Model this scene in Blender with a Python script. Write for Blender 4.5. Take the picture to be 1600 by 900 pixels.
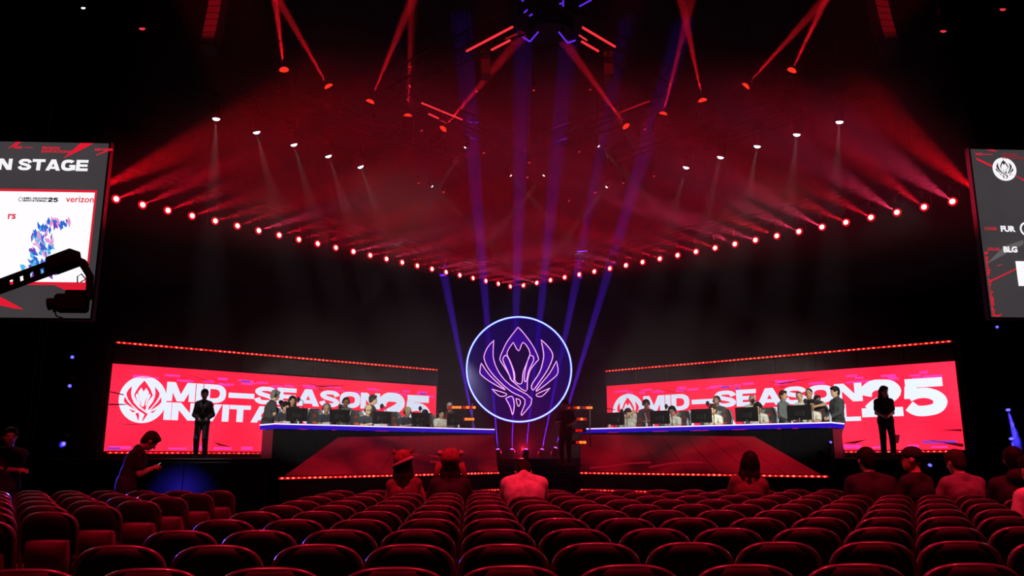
import bpy, bmesh, math, random
import numpy as np
from mathutils import Vector, Matrix, Euler

sc = bpy.context.scene
for _o in list(bpy.data.objects):
    bpy.data.objects.remove(_o)
COL = sc.collection
R = math.radians

# ------------------------------------------------------------------ camera
CAM_F = 1260.0                      # focal length in pixels of the 1600x900 frame
CAM_PITCH, CAM_YAW = R(11.88), R(2.86)
CAM_POS = Vector((0, 0, 1.35))
cam_data = bpy.data.cameras.new('camera')
cam = bpy.data.objects.new('camera', cam_data)
COL.objects.link(cam)
cam_data.sensor_width = 36.0
cam_data.lens = CAM_F / 1600 * 36.0
cam_data.clip_end = 200
cam.location = CAM_POS
cam.rotation_euler = (math.pi / 2 + CAM_PITCH, 0, -CAM_YAW)
sc.camera = cam

# ------------------------------------------------------------------ world, exposure
world = bpy.data.worlds.new('arena_dark')
sc.world = world
world.use_nodes = True
world.node_tree.nodes['Background'].inputs[0].default_value = (0.010, 0.003, 0.008, 1)
world.node_tree.nodes['Background'].inputs[1].default_value = 0.10
sc.view_settings.view_transform = 'Standard'
sc.view_settings.look = 'None'
sc.view_settings.exposure = 0.0
sc.view_settings.gamma = 1.0
sc.view_settings.use_curve_mapping = False
try:
    sc.cycles.max_bounces = 5
    sc.cycles.diffuse_bounces = 2
    sc.cycles.glossy_bounces = 2
    sc.cycles.volume_bounces = 0
    sc.cycles.transparent_max_bounces = 8
    sc.cycles.sample_clamp_indirect = 3.0
    sc.cycles.use_light_tree = True
    sc.cycles.use_denoising = True
except Exception:
    pass

# light levels, all in one place
POWER = dict(truss_red=9500, truss_pink=11000, key_white=600, added_front_key=15500, added_glow_red=900, added_array_red=7000, pin_white=1500, up_red=60000, floor_purple=260000,
             side_blue=22000, house_red=4600, riser_blue=45)
HAZE_DENSITY, HAZE_ABSORB, HAZE_G = 0.014, 0.030, 0.25

# ------------------------------------------------------------------ materials
MATS = {}
def _nodes(name):
    m = bpy.data.materials.new(name)
    m.use_nodes = True
    nt = m.node_tree
    nt.nodes.clear()
    out = nt.nodes.new('ShaderNodeOutputMaterial')
    return m, nt, out

def mat(name, color=(.5, .5, .5), rough=.5, metal=0.0, vary=.18, scale=9.0, bump=0.0, coat=0.0, spec=.5):
    if name in MATS:
        return MATS[name]
    m, nt, out = _nodes(name)
    b = nt.nodes.new('ShaderNodeBsdfPrincipled')
    tc = nt.nodes.new('ShaderNodeTexCoord')
    n = nt.nodes.new('ShaderNodeTexNoise')
    n.inputs['Scale'].default_value = scale
    n.inputs['Detail'].default_value = 3
    nt.links.new(tc.outputs['Object'], n.inputs['Vector'])
    r = nt.nodes.new('ShaderNodeValToRGB')
    r.color_ramp.elements[0].color = tuple(max(0, c * (1 - vary)) for c in color) + (1,)
    r.color_ramp.elements[1].color = tuple(min(1, c * (1 + vary)) for c in color) + (1,)
    r.color_ramp.elements[0].position, r.color_ramp.elements[1].position = .35, .65
    nt.links.new(n.outputs['Fac'], r.inputs['Fac'])
    nt.links.new(r.outputs['Color'], b.inputs['Base Color'])
    b.inputs['Roughness'].default_value = rough
    b.inputs['Metallic'].default_value = metal
    b.inputs['Specular IOR Level'].default_value = spec
    b.inputs['Coat Weight'].default_value = coat
    if bump:
        bp = nt.nodes.new('ShaderNodeBump')
        bp.inputs['Strength'].default_value = bump
        bp.inputs['Distance'].default_value = .01
        nt.links.new(n.outputs['Fac'], bp.inputs['Height'])
        nt.links.new(bp.outputs['Normal'], b.inputs['Normal'])
    nt.links.new(b.outputs[0], out.inputs['Surface'])
    MATS[name] = m
    return m

def emit(name, color, strength=1.0, sampled=False, vary=0.0, scale=20.0):
    if name in MATS:
        return MATS[name]
    m, nt, out = _nodes(name)
    e = nt.nodes.new('ShaderNodeEmission')
    e.inputs['Strength'].default_value = strength
    e.inputs['Color'].default_value = tuple(color) + (1,)
    if vary:
        tc = nt.nodes.new('ShaderNodeTexCoord')
        n = nt.nodes.new('ShaderNodeTexNoise')
        n.inputs['Scale'].default_value = scale
        nt.links.new(tc.outputs['Object'], n.inputs['Vector'])
        r = nt.nodes.new('ShaderNodeValToRGB')
        r.color_ramp.elements[0].color = tuple(c * (1 - vary) for c in color) + (1,)
        r.color_ramp.elements[1].color = tuple(c * (1 + vary) for c in color) + (1,)
        nt.links.new(n.outputs['Fac'], r.inputs['Fac'])
        nt.links.new(r.outputs['Color'], e.inputs['Color'])
    nt.links.new(e.outputs[0], out.inputs['Surface'])
    if not sampled:
        m.cycles.emission_sampling = 'NONE'
    MATS[name] = m
    return m

# ------------------------------------------------------------------ mesh collecting
def rot_to(d, up=(0, 0, 1)):
    """3x3 whose Y axis is d, Z close to up."""
    d = Vector(d).normalized()
    u = Vector(up)
    if abs(d.dot(u.normalized())) > .98:
        u = Vector((0, 1, 0)) if abs(d.y) < .9 else Vector((1, 0, 0))
    x = d.cross(u).normalized()
    z = x.cross(d).normalized()
    return Matrix((x, d, z)).transposed()

class MB:
    def __init__(self):
        self.v, self.f = [], []
    def add(self, vs, fs):
        k = len(self.v)
        self.v += [tuple(p) for p in vs]
        self.f += [tuple(i + k for i in f) for f in fs]
        return self
    def box(self, c, s, rot=None):
        c = Vector(c); hx, hy, hz = s[0] / 2, s[1] / 2, s[2] / 2
        vs = []
        for z in (-hz, hz):
            for x, y in ((-hx, -hy), (hx, -hy), (hx, hy), (-hx, hy)):
                p = Vector((x, y, z))
                vs.append(c + (rot @ p if rot else p))
        return self.add(vs, [(3, 2, 1, 0), (4, 5, 6, 7), (0, 1, 5, 4), (1, 2, 6, 5), (2, 3, 7, 6), (3, 0, 4, 7)])
    def rbox(self, c, s, b=.01, rot=None):
        """box with chamfered edges (all 12)."""
        c = Vector(c); h = [x / 2 for x in s]; b = min(b, min(h) * .9)
        vs, idx = [], {}
        for sx in (-1, 1):
            for sy in (-1, 1):
                for sz in (-1, 1):
                    for a in range(3):
                        p = [sx * (h[0] - b), sy * (h[1] - b), sz * (h[2] - b)]
                        p[a] = (sx, sy, sz)[a] * h[a]
                        idx[(sx, sy, sz, a)] = len(vs)
                        p = Vector(p)
                        vs.append(c + (rot @ p if rot else p))
        fs = []
        I = idx
        for a in range(3):
            o = [i for i in range(3) if i != a]
            for s_ in (-1, 1):
                q = []
                for t in ((-1, -1), (1, -1), (1, 1), (-1, 1)):
                    k = [0, 0, 0]; k[a] = s_; k[o[0]], k[o[1]] = t
                    q.append(I[(k[0], k[1], k[2], a)])
                fs.append(tuple(q) if (s_ == 1) ^ (a == 1) else tuple(reversed(q)))
            for t in ((-1, -1), (1, -1), (1, 1), (-1, 1)):
                k0 = [0, 0, 0]; k1 = [0, 0, 0]
                k0[a], k1[a] = -1, 1
                k0[o[0]] = k1[o[0]] = t[0]; k0[o[1]] = k1[o[1]] = t[1]
                fs.append((I[(*k0, o[0])], I[(*k1, o[0])], I[(*k1, o[1])], I[(*k0, o[1])]))
        for sx in (-1, 1):
            for sy in (-1, 1):
                for sz in (-1, 1):
                    fs.append(tuple(I[(sx, sy, sz, a)] for a in range(3)))
        return self.add(vs, fs)
    def tube(self, pts, r, n=8, closed=False, caps=True):
        pts = [Vector(p) for p in pts]
        m = len(pts)
        rs = r if isinstance(r, (list, tuple)) else [r] * m
        vs, fs = [], []
        prev = None
        for i, p in enumerate(pts):
            a = pts[(i - 1) % m] if (closed or i > 0) else p
            b = pts[(i + 1) % m] if (closed or i < m - 1) else p
            t = (b - a).normalized() if (b - a).length > 1e-9 else Vector((0, 0, 1))
            if prev is None:
                u = Vector((0, 0, 1)) if abs(t.z) < .9 else Vector((0, 1, 0))
                x = t.cross(u).normalized()
            else:
                x = (prev - t * prev.dot(t))
                x = x.normalized() if x.length > 1e-6 else t.orthogonal().normalized()
            prev = x
            y = t.cross(x)
            for k in range(n):
                w = 2 * math.pi * k / n
                vs.append(p + (x * math.cos(w) + y * math.sin(w)) * rs[i])
        for i in range(m if closed else m - 1):
            j = (i + 1) % m
            for k in range(n):
                l = (k + 1) % n
                fs.append((i * n + k, i * n + l, j * n + l, j * n + k))
        if caps and not closed:
            fs.append(tuple(reversed(range(n))))
            fs.append(tuple((m - 1) * n + k for k in range(n)))
        return self.add(vs, fs)
    def lathe(self, prof, c=(0, 0, 0), axis=(0, 0, 1), n=12):
        """prof: list of (radius, distance along axis)."""
        rot = rot_to(axis); c = Vector(c)
        vs, fs = [], []
        for (r, h) in prof:
            for k in range(n):
                w = 2 * math.pi * k / n
                vs.append(c + rot @ Vector((r * math.cos(w), h, r * math.sin(w))))
        for i in range(len(prof) - 1):
            for k in range(n):
                l = (k + 1) % n
                fs.append((i * n + k, (i + 1) * n + k, (i + 1) * n + l, i * n + l))
        if prof[0][0] > 1e-6:
            fs.append(tuple(range(n)))
        if prof[-1][0] > 1e-6:
            fs.append(tuple((len(prof) - 1) * n + k for k in reversed(range(n))))
        return self.add(vs, fs)
    def ell(self, c, r, rot=None, n=12, m=8):
        c = Vector(c); vs, fs = [], []
        for i in range(m + 1):
            th = math.pi * i / m
            for k in range(n):
                w = 2 * math.pi * k / n
                p = Vector((r[0] * math.sin(th) * math.cos(w), r[1] * math.sin(th) * math.sin(w), r[2] * math.cos(th)))
                vs.append(c + (rot @ p if rot else p))
        for i in range(m):
            for k in range(n):
                l = (k + 1) % n
                fs.append((i * n + k, (i + 1) * n + k, (i + 1) * n + l, i * n + l))
        return self.add(vs, fs)
    def prism(self, poly, z0, z1):
        """horizontal polygon extruded from z0 to z1 (numbers or per-vertex lists)."""
        n = len(poly)
        z0 = z0 if isinstance(z0, (list, tuple)) else [z0] * n
        z1 = z1 if isinstance(z1, (list, tuple)) else [z1] * n
        vs = [(p[0], p[1], z) for p, z in zip(poly, z0)] + [(p[0], p[1], z) for p, z in zip(poly, z1)]
        fs = [tuple(reversed(range(n))), tuple(range(n, 2 * n))]
        for i in range(n):
            j = (i + 1) % n
            fs.append((i, j, j + n, i + n))
        return self.add(vs, fs)
    def face(self, pts):
        return self.add(pts, [tuple(range(len(pts)))])
    def mesh(self, name, m, smooth=False):
        me = bpy.data.meshes.new(name)
        me.from_pydata(self.v, [], self.f)
        if m is not None:
            me.materials.append(m)
        if smooth:
            me.polygons.foreach_set('use_smooth', [True] * len(me.polygons))
        me.update()
        return me
    def build(self, name, m, parent=None, smooth=False, loc=None, fix=False):
        me = self.mesh(name, m, smooth)
        if fix:
            bm = bmesh.new(); bm.from_mesh(me)
            bmesh.ops.remove_doubles(bm, verts=bm.verts, dist=1e-5)
            bmesh.ops.recalc_face_normals(bm, faces=bm.faces)
            bm.to_mesh(me); bm.free()
        return put(name, me, parent, loc)

def put(name, data, parent=None, loc=None):
    o = bpy.data.objects.new(name, data)
    COL.objects.link(o)
    if parent is not None:
        o.parent = parent
    if loc is not None:
        o.location = loc
    return o

def tag(o, label=None, cat=None, group=None, kind=None):
    if label: o['label'] = label
    if cat: o['category'] = cat
    if group: o['group'] = group
    if kind: o['kind'] = kind
    return o

def empty(name, loc=(0, 0, 0), rz=0.0):
    o = bpy.data.objects.new(name, None)
    COL.objects.link(o)
    o.location = loc
    o.rotation_euler = (0, 0, rz)
    o.empty_display_size = .1
    return o

def copy_thing(root, loc, rz=None):
    def rec(o, par):
        c = o.copy(); COL.objects.link(c); c.parent = par
        for ch in kids.get(o.name, ()):
            rec(ch, c)
        return c
    kids = {root.name: list(root.children)}
    for ch in root.children:
        kids[ch.name] = list(ch.children)
    c = rec(root, None)
    c.location = loc
    if rz is not None:
        c.rotation_euler = (0, 0, rz)
    return c

ORD = ['first', 'second', 'third', 'fourth', 'fifth', 'sixth', 'seventh', 'eighth', 'ninth', 'tenth', 'eleventh', 'twelfth',
       'thirteenth', 'fourteenth', 'fifteenth', 'sixteenth', 'seventeenth', 'eighteenth', 'nineteenth', 'twentieth',
       'twenty-first', 'twenty-second', 'twenty-third', 'twenty-fourth', 'twenty-fifth']
V3 = Vector

# common materials
BLACK = mat('black_paint', (.012, .011, .013), .55)
BLACKMETAL = mat('black_metal', (.02, .019, .021), .38, metal=.6)
TRUSSMETAL = mat('truss_aluminium', (.035, .034, .036), .45, metal=.8)
STAGEBLACK = mat('stage_black', (.014, .012, .016), .35, vary=.3, scale=2.0)
PLASTIC = mat('black_plastic', (.018, .018, .02), .4)
GREYPLASTIC = mat('grey_plastic', (.10, .10, .11), .45)
# ================================================================== the setting
FLOOR = mat('concrete_floor_dark', (.035, .032, .035), .38, vary=.35, scale=1.2, bump=.05)
WALLDARK = mat('black_drape', (.010, .009, .010), .9, vary=.4, scale=3.0)
def struct(name, mb, m, label=None, fix=False):
    o = mb.build(name, m, fix=fix)
    tag(o, label, None, None, 'structure')
    return o
struct('floor', MB().box((1.5, 13, -.05), (44, 40, .1)), FLOOR, 'dark polished concrete arena floor under the chairs')
struct('wall_back', MB().box((1.5, 32.6, 9.5), (44, .2, 19.2)), WALLDARK, 'black back wall of the arena behind the stage')
struct('wall_left', MB().box((-18.6, 13, 9.5), (.2, 39, 19.2)), WALLDARK, 'black side wall of the arena on the left')
struct('wall_right', MB().box((21.6, 13, 9.5), (.2, 39, 19.2)), WALLDARK, 'black side wall of the arena on the right')
struct('ceiling', MB().box((1.5, 13, 19.15), (44, 40, .1)), WALLDARK, 'black arena roof high above the lighting rig')

# ------------------------------------------------------------------ stage (deck 1.33 m high)
DECK = 1.33
LDESK_A, LDESK_B = V3((-4.73, 20.0, 0)), V3((.67, 23.8, 0))      # front edge of the desk, near end -> far end
RDESK_A, RDESK_B = V3((8.35, 18.6, 0)), V3((3.1, 23.3, 0))
deck_poly = [(-9.7, 19.2), (-5.6, 19.6), (-4.75, 19.75), (.75, 23.55), (.95, 24.4), (2.75, 24.4), (3.0, 23.1), (8.3, 18.35), (9.2, 18.5),
             (12.9, 18.0), (12.9, 31.5), (-9.7, 31.5)]
stage = MB().prism(deck_poly, 0.0, DECK).build('stage_platform', STAGEBLACK)
tag(stage, 'black stage platform carrying both desks and the video walls', 'stage')
# bright trims on the platform's front edge
for a, b in (((-9.7, 19.2), (-5.6, 19.6)), ((9.2, 18.5), (12.9, 18.0))):
    MB().tube([(a[0], a[1] - .012, DECK - .012), (b[0], b[1] - .012, DECK - .012)], .012, 6).build('edge_trim', mat('trim_aluminium', (.45, .45, .47), .35, metal=.8), stage)
# panel joints on the front
for a, b, n in (((-9.7, 19.2), (-5.6, 19.6), 4), ((9.2, 18.5), (12.9, 18.0), 4)):
    a, b = V3((*a, 0)), V3((*b, 0)); t = (b - a).normalized(); nrm = V3((t.y, -t.x, 0))
    ln = (b - a).length / n
    for i in range(n):
        c = a + t * ln * (i + .5) + nrm * .012 + V3((0, 0, .64))
        MB().rbox(c, (ln - .03, .024, 1.22), .008, rot_to(-nrm).copy() if False else Matrix((t, -nrm, V3((0, 0, 1)))).transposed()).build('front_panel', STAGEBLACK, stage)

# centre steps up to the platform, between the two ramps
steps = empty('stage_steps', (1.75, 23.2, 0))
tag(steps, 'black stairs up to the stage below the round neon emblem', 'stairs')
for i in range(7):
    h = DECK * (i + 1) / 7.0
    y0 = -2.1 + i * .42
    MB().rbox((0, y0 + .21, h / 2), (2.5 if i < 2 else 1.9, .42, h - .004), .008).build('step', STAGEBLACK, steps)
    MB().box((0, y0 + .008, h - .004), (1.9, .02, .008)).build('nosing', mat('nosing_grey', (.22, .22, .24), .4), steps)

# ------------------------------------------------------------------ LED ramps in front of the desks
def ramp_material(name, seed):
    m, nt, out = _nodes(name)
    tc = nt.nodes.new('ShaderNodeTexCoord')
    mp = nt.nodes.new('ShaderNodeMapping')
    mp.inputs['Location'].default_value = (seed, seed * .3, 0)
    mp.inputs['Scale'].default_value = (.5, .5, 1.2)
    n = nt.nodes.new('ShaderNodeTexNoise'); n.inputs['Scale'].default_value = .8; n.inputs['Detail'].default_value = 2; n.inputs['Distortion'].default_value = .8
    r = nt.nodes.new('ShaderNodeValToRGB')
    r.color_ramp.elements[0].color = (.035, .0005, .002, 1); r.color_ramp.elements[0].position = .34
    r.color_ramp.elements[1].color = (.20, .0015, .006, 1); r.color_ramp.elements[1].position = .66
    e = nt.nodes.new('ShaderNodeEmission'); e.inputs['Strength'].default_value = 1.25
    g = nt.nodes.new('ShaderNodeBsdfPrincipled'); g.inputs['Base Color'].default_value = (.006, .005, .006, 1); g.inputs['Roughness'].default_value = .65; g.inputs['Specular IOR Level'].default_value = .08
    a = nt.nodes.new('ShaderNodeAddShader')
    nt.links.new(tc.outputs['Object'], mp.inputs['Vector']); nt.links.new(mp.outputs[0], n.inputs['Vector'])
    nt.links.new(n.outputs['Fac'], r.inputs['Fac']); nt.links.new(r.outputs['Color'], e.inputs['Color'])
    nt.links.new(e.outputs[0], a.inputs[0]); nt.links.new(g.outputs[0], a.inputs[1]); nt.links.new(a.outputs[0], out.inputs['Surface'])
    m.cycles.emission_sampling = 'NONE'
    return m

LED_CORE = emit('led_strip_core', (1.0, .075, .045), 4.0)
LED_GLOW = emit('led_strip_red', (1.0, .003, .010), .65)
def led_strip(name, label, a, b, group, spacing=.11, size=.028, parent=None):
    a, b = V3(a), V3(b); d = b - a; L = d.length; t = d.normalized()
    nrm = V3((t.y, -t.x, 0)).normalized()
    if nrm.y > 0: nrm = -nrm
    rot = Matrix((t, -nrm, V3((0, 0, 1)))).transposed()
    root = empty(name, a) if parent is None else None
    if root: tag(root, label, 'LED strip', group)
    par = root or parent
    off = V3((0, 0, 0)) if root else a
    MB().rbox(off + d / 2, (L, .05, .085), .01, rot).build('housing' if root else 'strip_housing', BLACK, par)
    MB().box(off + d / 2 + nrm * .028, (L, .008, .045), rot).build('diffuser' if root else 'strip_diffuser', LED_GLOW, par)
    mb = MB(); n = int(L / spacing)
    rng = random.Random(int(L * 1000))
    for i in range(n):
        s = size * rng.choice((.65, 1, 1, 1.15))
        mb.box(off + t * (L * (i + .5) / n) + nrm * .036, (s * 1.5, .012, s), rot)
    tag(mb.build('led_dots' if root else 'strip_led_dots', LED_CORE, par), kind='stuff')
    return root

def ramp(name, label, top_a, top_b, bot_a, bot_b, seed, streaks=()):
    """sloping LED face: top edge on the desk front, bottom edge along the LED strip; black riser below."""
    root = empty(name, (0, 0, 0)); tag(root, label, 'stage ramp', 'LED ramps')
    ta, tb, ba, bb = map(V3, (top_a, top_b, bot_a, bot_b))
    c = (ta + tb + ba + bb) / 4; root.location = (c.x, c.y, 0)
    o = V3((c.x, c.y, 0)); ta -= o; tb -= o; ba -= o; bb -= o
    # cabinets: the face is split in panels with fine joints
    nu, nv = 8, 3
    mm = ramp_material(name + '_video', seed)
    nrm = (bb - ba).cross(ta - ba).normalized()
    if nrm.z < 0: nrm = -nrm
    def P(u, v): return (ba.lerp(bb, u)).lerp(ta.lerp(tb, u), v)
    g = .0015
    for i in range(nu):
        for j in range(nv):
            q = [P(i / nu + g, j / nv + g), P((i + 1) / nu - g, j / nv + g), P((i + 1) / nu - g, (j + 1) / nv - g), P(i / nu + g, (j + 1) / nv - g)]
            k = [p - nrm * .03 for p in q]
            MB().add(q + k, [(0, 1, 2, 3), (7, 6, 5, 4), (0, 4, 5, 1), (1, 5, 6, 2), (2, 6, 7, 3), (3, 7, 4, 0)]).build('video_panel', mm, root)
    d = -nrm * .034
    z = lambda p: V3((p.x, p.y, 0))
    mb = MB()
    for i in range(nu):
        for j in range(nv):
            q = [P(i / nu, j / nv) + d, P((i + 1) / nu, j / nv) + d, P((i + 1) / nu, (j + 1) / nv) + d, P(i / nu, (j + 1) / nv) + d]
            mb.face(q)
    for i in range(nu):
        for v_ in (0, 1):
            q0, q1 = P(i / nu, v_) + d, P((i + 1) / nu, v_) + d
            mb.face([q0, z(q0), z(q1), q1])
    for j in range(nv):
        for u_ in (0, 1):
            q0, q1 = P(u_, j / nv) + d, P(u_, (j + 1) / nv) + d
            mb.face([q0, z(q0), z(q1), q1])
    mb.build('ramp_body', STAGEBLACK, root)
    # brighter streaks in the moving picture on the ramp
    for pts in streaks:
        pts = [(a, b) for a, b in pts]
        mbs = MB()
        for (u0, v0), (u1, v1) in zip(pts[:-1], pts[1:]):
            w = .022
            mbs.face([P(u0, v0 - w) + nrm * .006, P(u1, v1 - w) + nrm * .006, P(u1, v1 + w) + nrm * .006, P(u0, v0 + w) + nrm * .006])
        mbs.build('video_streak', emit('ramp_streak_red', (.26, .003, .012), 1.0), root)
    return root
ramp('led_ramp', 'dark red LED ramp sloping down from the left desk', (-3.35, 20.93, 1.86), (.66, 23.72, 2.0), (-3.85, 17.0, .94), (.76, 22.75, .94), 1.0, [[(.40, .46), (.50, .50), (.62, .44), (.74, .36)], [(.60, .30), (.76, .26), (.94, .12)]])
ramp('led_ramp', 'dark red LED ramp sloping down from the right desk', (3.12, 23.2, 2.0), (6.95, 19.8, 1.86), (3.0, 22.6, .94), (7.85, 18.0, .94), 5.0, [[(.05, .12), (.16, .18), (.26, .26), (.36, .28)], [(.34, .16), (.44, .26), (.52, .30), (.60, .30)]])
led_strip('led_strip', 'red LED strip along the foot of the left ramp', (-3.88, 16.92, .94), (.76, 22.68, .94), 'red LED strips on the ramps', .14, .034)
led_strip('led_strip', 'red LED strip along the foot of the right ramp', (3.0, 22.52, .94), (7.9, 17.92, .94), 'red LED strips on the ramps', .14, .034)
led_strip('led_strip', 'short low red LED strip left of the centre stairs', (.25, 21.98, .50), (.76, 22.60, .50), 'low red LED strips', .12, .024)
led_strip('led_strip', 'short low red LED strip right of the centre stairs', (3.0, 22.46, .50), (4.7, 20.86, .50), 'low red LED strips', .12, .024)
# ================================================================== lettering (heavy extended capitals drawn as polygons)
def _stroke(pts, hx, hy):
    qs = []
    n = len(pts)
    offs = []
    for i in range(n):
        a = pts[max(0, i - 1)]; b = pts[min(n - 1, i + 1)]
        tx, ty = b[0] - a[0], b[1] - a[1]
        l = math.hypot(tx, ty) or 1
        offs.append((-ty / l * hx, tx / l * hy))
    for i in range(n - 1):
        p, q, o, w = pts[i], pts[i + 1], offs[i], offs[i + 1]
        qs.append([(p[0] - o[0], p[1] - o[1]), (q[0] - w[0], q[1] - w[1]), (q[0] + w[0], q[1] + w[1]), (p[0] + o[0], p[1] + o[1])])
    return qs
def _smooth(pts, k=4):
    out = []
    n = len(pts)
    for i in range(n - 1):
        p0, p1, p2, p3 = pts[max(0, i - 1)], pts[i], pts[i + 1], pts[min(n - 1, i + 2)]
        for j in range(k):
            t = j / k
            out.append(tuple(.5 * (2 * p1[c] + (p2[c] - p0[c]) * t + (2 * p0[c] - 5 * p1[c] + 4 * p2[c] - p3[c]) * t * t + (3 * p1[c] - p0[c] - 3 * p2[c] + p3[c]) * t ** 3) for c in (0, 1)))
    out.append(tuple(pts[-1]))
    return out
def _ring(cx, cy, ro, ri, a0, a1, n=24, e=2.6):
    def se(a, r):
        c, s = math.cos(a), math.sin(a)
        return (cx + r[0] * math.copysign(abs(c) ** (2 / e), c), cy + r[1] * math.copysign(abs(s) ** (2 / e), s))
    qs = []
    for i in range(n):
        a, b = a0 + (a1 - a0) * i / n, a0 + (a1 - a0) * (i + 1) / n
        qs.append([se(a, ri), se(b, ri), se(b, ro), se(a, ro)])
    return qs
def _r(x0, y0, x1, y1): return [(x0, y0), (x1, y0), (x1, y1), (x0, y1)]
PI = math.pi
GLYPH = {
    'I': (.42, [_r(0, 0, .42, 1)]),
    'M': (1.75, [_r(0, 0, .38, 1), _r(1.37, 0, 1.75, 1), [(.66, 0), (1.09, 0), (.52, 1), (.05, 1)], [(.66, 0), (1.09, 0), (1.70, 1), (1.23, 1)]]),
    'D': (1.42, [_r(0, 0, .40, 1), _r(.4, 0, .58, .25), _r(.4, .75, .58, 1)] + _ring(.58, .5, (.84, .5), (.44, .25), -PI / 2, PI / 2)),
    'S': (1.38, _stroke(_smooth([(1.22, .66), (1.12, .80), (.92, .875), (.68, .885), (.40, .865), (.21, .73), (.36, .59), (.70, .505), (1.05, .41), (1.18, .27), (1.0, .135), (.68, .115), (.42, .125), (.24, .20), (.15, .34)]), .205, .12)),
    'E': (1.25, [_r(0, 0, .4, 1), _r(.4, 0, 1.25, .25), _r(.4, .385, 1.2, .61), _r(.4, .75, 1.25, 1)]),
    'A': (1.55, [[(0, 0), (.43, 0), (.98, 1), (.54, 1)], [(1.12, 0), (1.55, 0), (1.01, 1), (.57, 1)], _r(.42, .15, 1.13, .36)]),
    'O': (1.5, _ring(.75, .5, (.75, .5), (.35, .23), 0, 2 * PI, 32)),
    'N': (1.46, [_r(0, 0, .4, 1), _r(1.06, 0, 1.46, 1), [(.95, 0), (1.46, 0), (.51, 1), (0, 1)]]),
    'V': (1.5, [[(.53, 0), (.97, 0), (.46, 1), (0, 1)], [(.53, 0), (.97, 0), (1.5, 1), (1.04, 1)]]),
    'T': (1.36, [_r(0, .75, 1.36, 1), _r(.47, 0, .89, .75)]),
    'L': (1.2, [_r(0, 0, .4, 1), _r(.4, 0, 1.2, .25)]),
    'G': (1.5, _ring(.75, .5, (.75, .5), (.35, .24), PI * .22, PI * 1.93, 26) + [_r(.85, .34, 1.5, .54), _r(1.1, .06, 1.5, .42)]),
    '-': (1.0, [_r(0, .36, 1.0, .62)]),
    '2': (1.42, _stroke(_smooth([(.19, .60), (.26, .76), (.48, .875), (.76, .885), (1.06, .85), (1.20, .70), (1.06, .55), (.76, .43), (.50, .33), (.28, .18)]), .225, .15) + [_r(.02, 0, 1.42, .25)]),
    '5': (1.42, [_r(.14, .76, 1.34, 1), [(.07, .46), (.47, .46), (.52, .80), (.12, .80)]] + _stroke(_smooth([(.22, .52), (.46, .59), (.80, .60), (1.09, .51), (1.21, .36), (1.09, .19), (.78, .125), (.44, .135), (.21, .27)]), .225, .14)),
    ' ': (.5, []),
}
class Flat:
    """flat print on a plane: origin O, axes ax (along) and az (up), normal nz (towards viewer)."""
    def __init__(self, O, ax, az, nz):
        self.O, self.ax, self.az, self.nz = V3(O), V3(ax), V3(az), V3(nz)
    def p(self, s, z, lift=.004):
        return self.O + self.ax * s + self.az * z + self.nz * lift
    def polys(self, polys, lift=.004):
        mb = MB()
        for q in polys:
            mb.face([self.p(x, y, lift) for x, y in q])
        return mb
def word(text, s0, s1, z0, z1, gap=.055):
    w = sum(GLYPH[c][0] for c in text) + gap * (len(text) - 1)
    k = (s1 - s0) / w; h = z1 - z0
    out, x = [], 0
    for c in text:
        gw, ps = GLYPH[c]
        out += [[(s0 + (x + px) * k, z0 + py * h) for px, py in q] for q in ps]
        x += gw + gap
    return out

# ------------------------------------------------------------------ the winged emblem, traced in a unit disc
def _n(pts): return [((x - 568) / 308.0, (363 - y) / 308.0) for x, y in pts]
EMB = {
    'leaf': _n([(562, 113), (500, 195), (470, 255), (453, 300), (460, 325), (490, 370), (512, 410), (522, 432), (607, 498), (618, 430), (635, 370), (672, 322), (684, 300), (650, 225), (600, 155)]),
    'heart': _n([(533, 205), (565, 258), (592, 205), (633, 265), (615, 325), (592, 385), (582, 452), (545, 440), (540, 390), (515, 320), (495, 268)]),
    'petal_a': _n([(487, 283), (472, 300), (475, 325), (500, 380), (525, 437), (537, 430), (530, 370), (510, 315), (497, 290)]),
    'petal_b': _n([(640, 283), (655, 295), (650, 325), (625, 375), (611, 435), (600, 437), (600, 400), (612, 340), (628, 290)]),
    'wing_a': _n([(416, 193), (412, 280), (425, 340), (460, 405), (520, 465), (643, 543), (590, 632), (580, 625), (602, 547), (520, 500), (440, 430), (385, 365), (360, 310), (360, 280), (380, 235)]),
    'feather_a': _n([(341, 331), (335, 370), (340, 400), (400, 445), (486, 490), (430, 440), (385, 395)]),
    'barb_a': _n([(405, 485), (455, 528), (495, 514)]),
    'tail_a': _n([(487, 540), (523, 527), (537, 560), (537, 600), (528, 636), (518, 600), (505, 570)]),
    'tail_c': _n([(549, 540), (570, 548), (575, 565), (565, 587), (555, 570)]),
    'wing_b': _n([(700, 188), (738, 225), (768, 270), (765, 310), (735, 375), (690, 440), (655, 487), (643, 482), (645, 455), (690, 385), (710, 320), (715, 270)]),
    'feather_b': _n([(792, 315), (800, 385), (760, 430), (668, 499), (700, 450), (750, 390)]),
    'barb_b': _n([(752, 478), (702, 527), (668, 517)]),
}
def emblem_polys(cx, cz, r, keys, sx=1.0):
    return [[(cx + x * r * sx, cz + y * r) for x, y in EMB[k]] for k in keys]
RED_KEYS = ['leaf', 'wing_a', 'feather_a', 'barb_a', 'tail_a', 'wing_b', 'feather_b', 'barb_b']
WHITE_KEYS = ['heart', 'petal_a', 'petal_b', 'tail_c']

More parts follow.
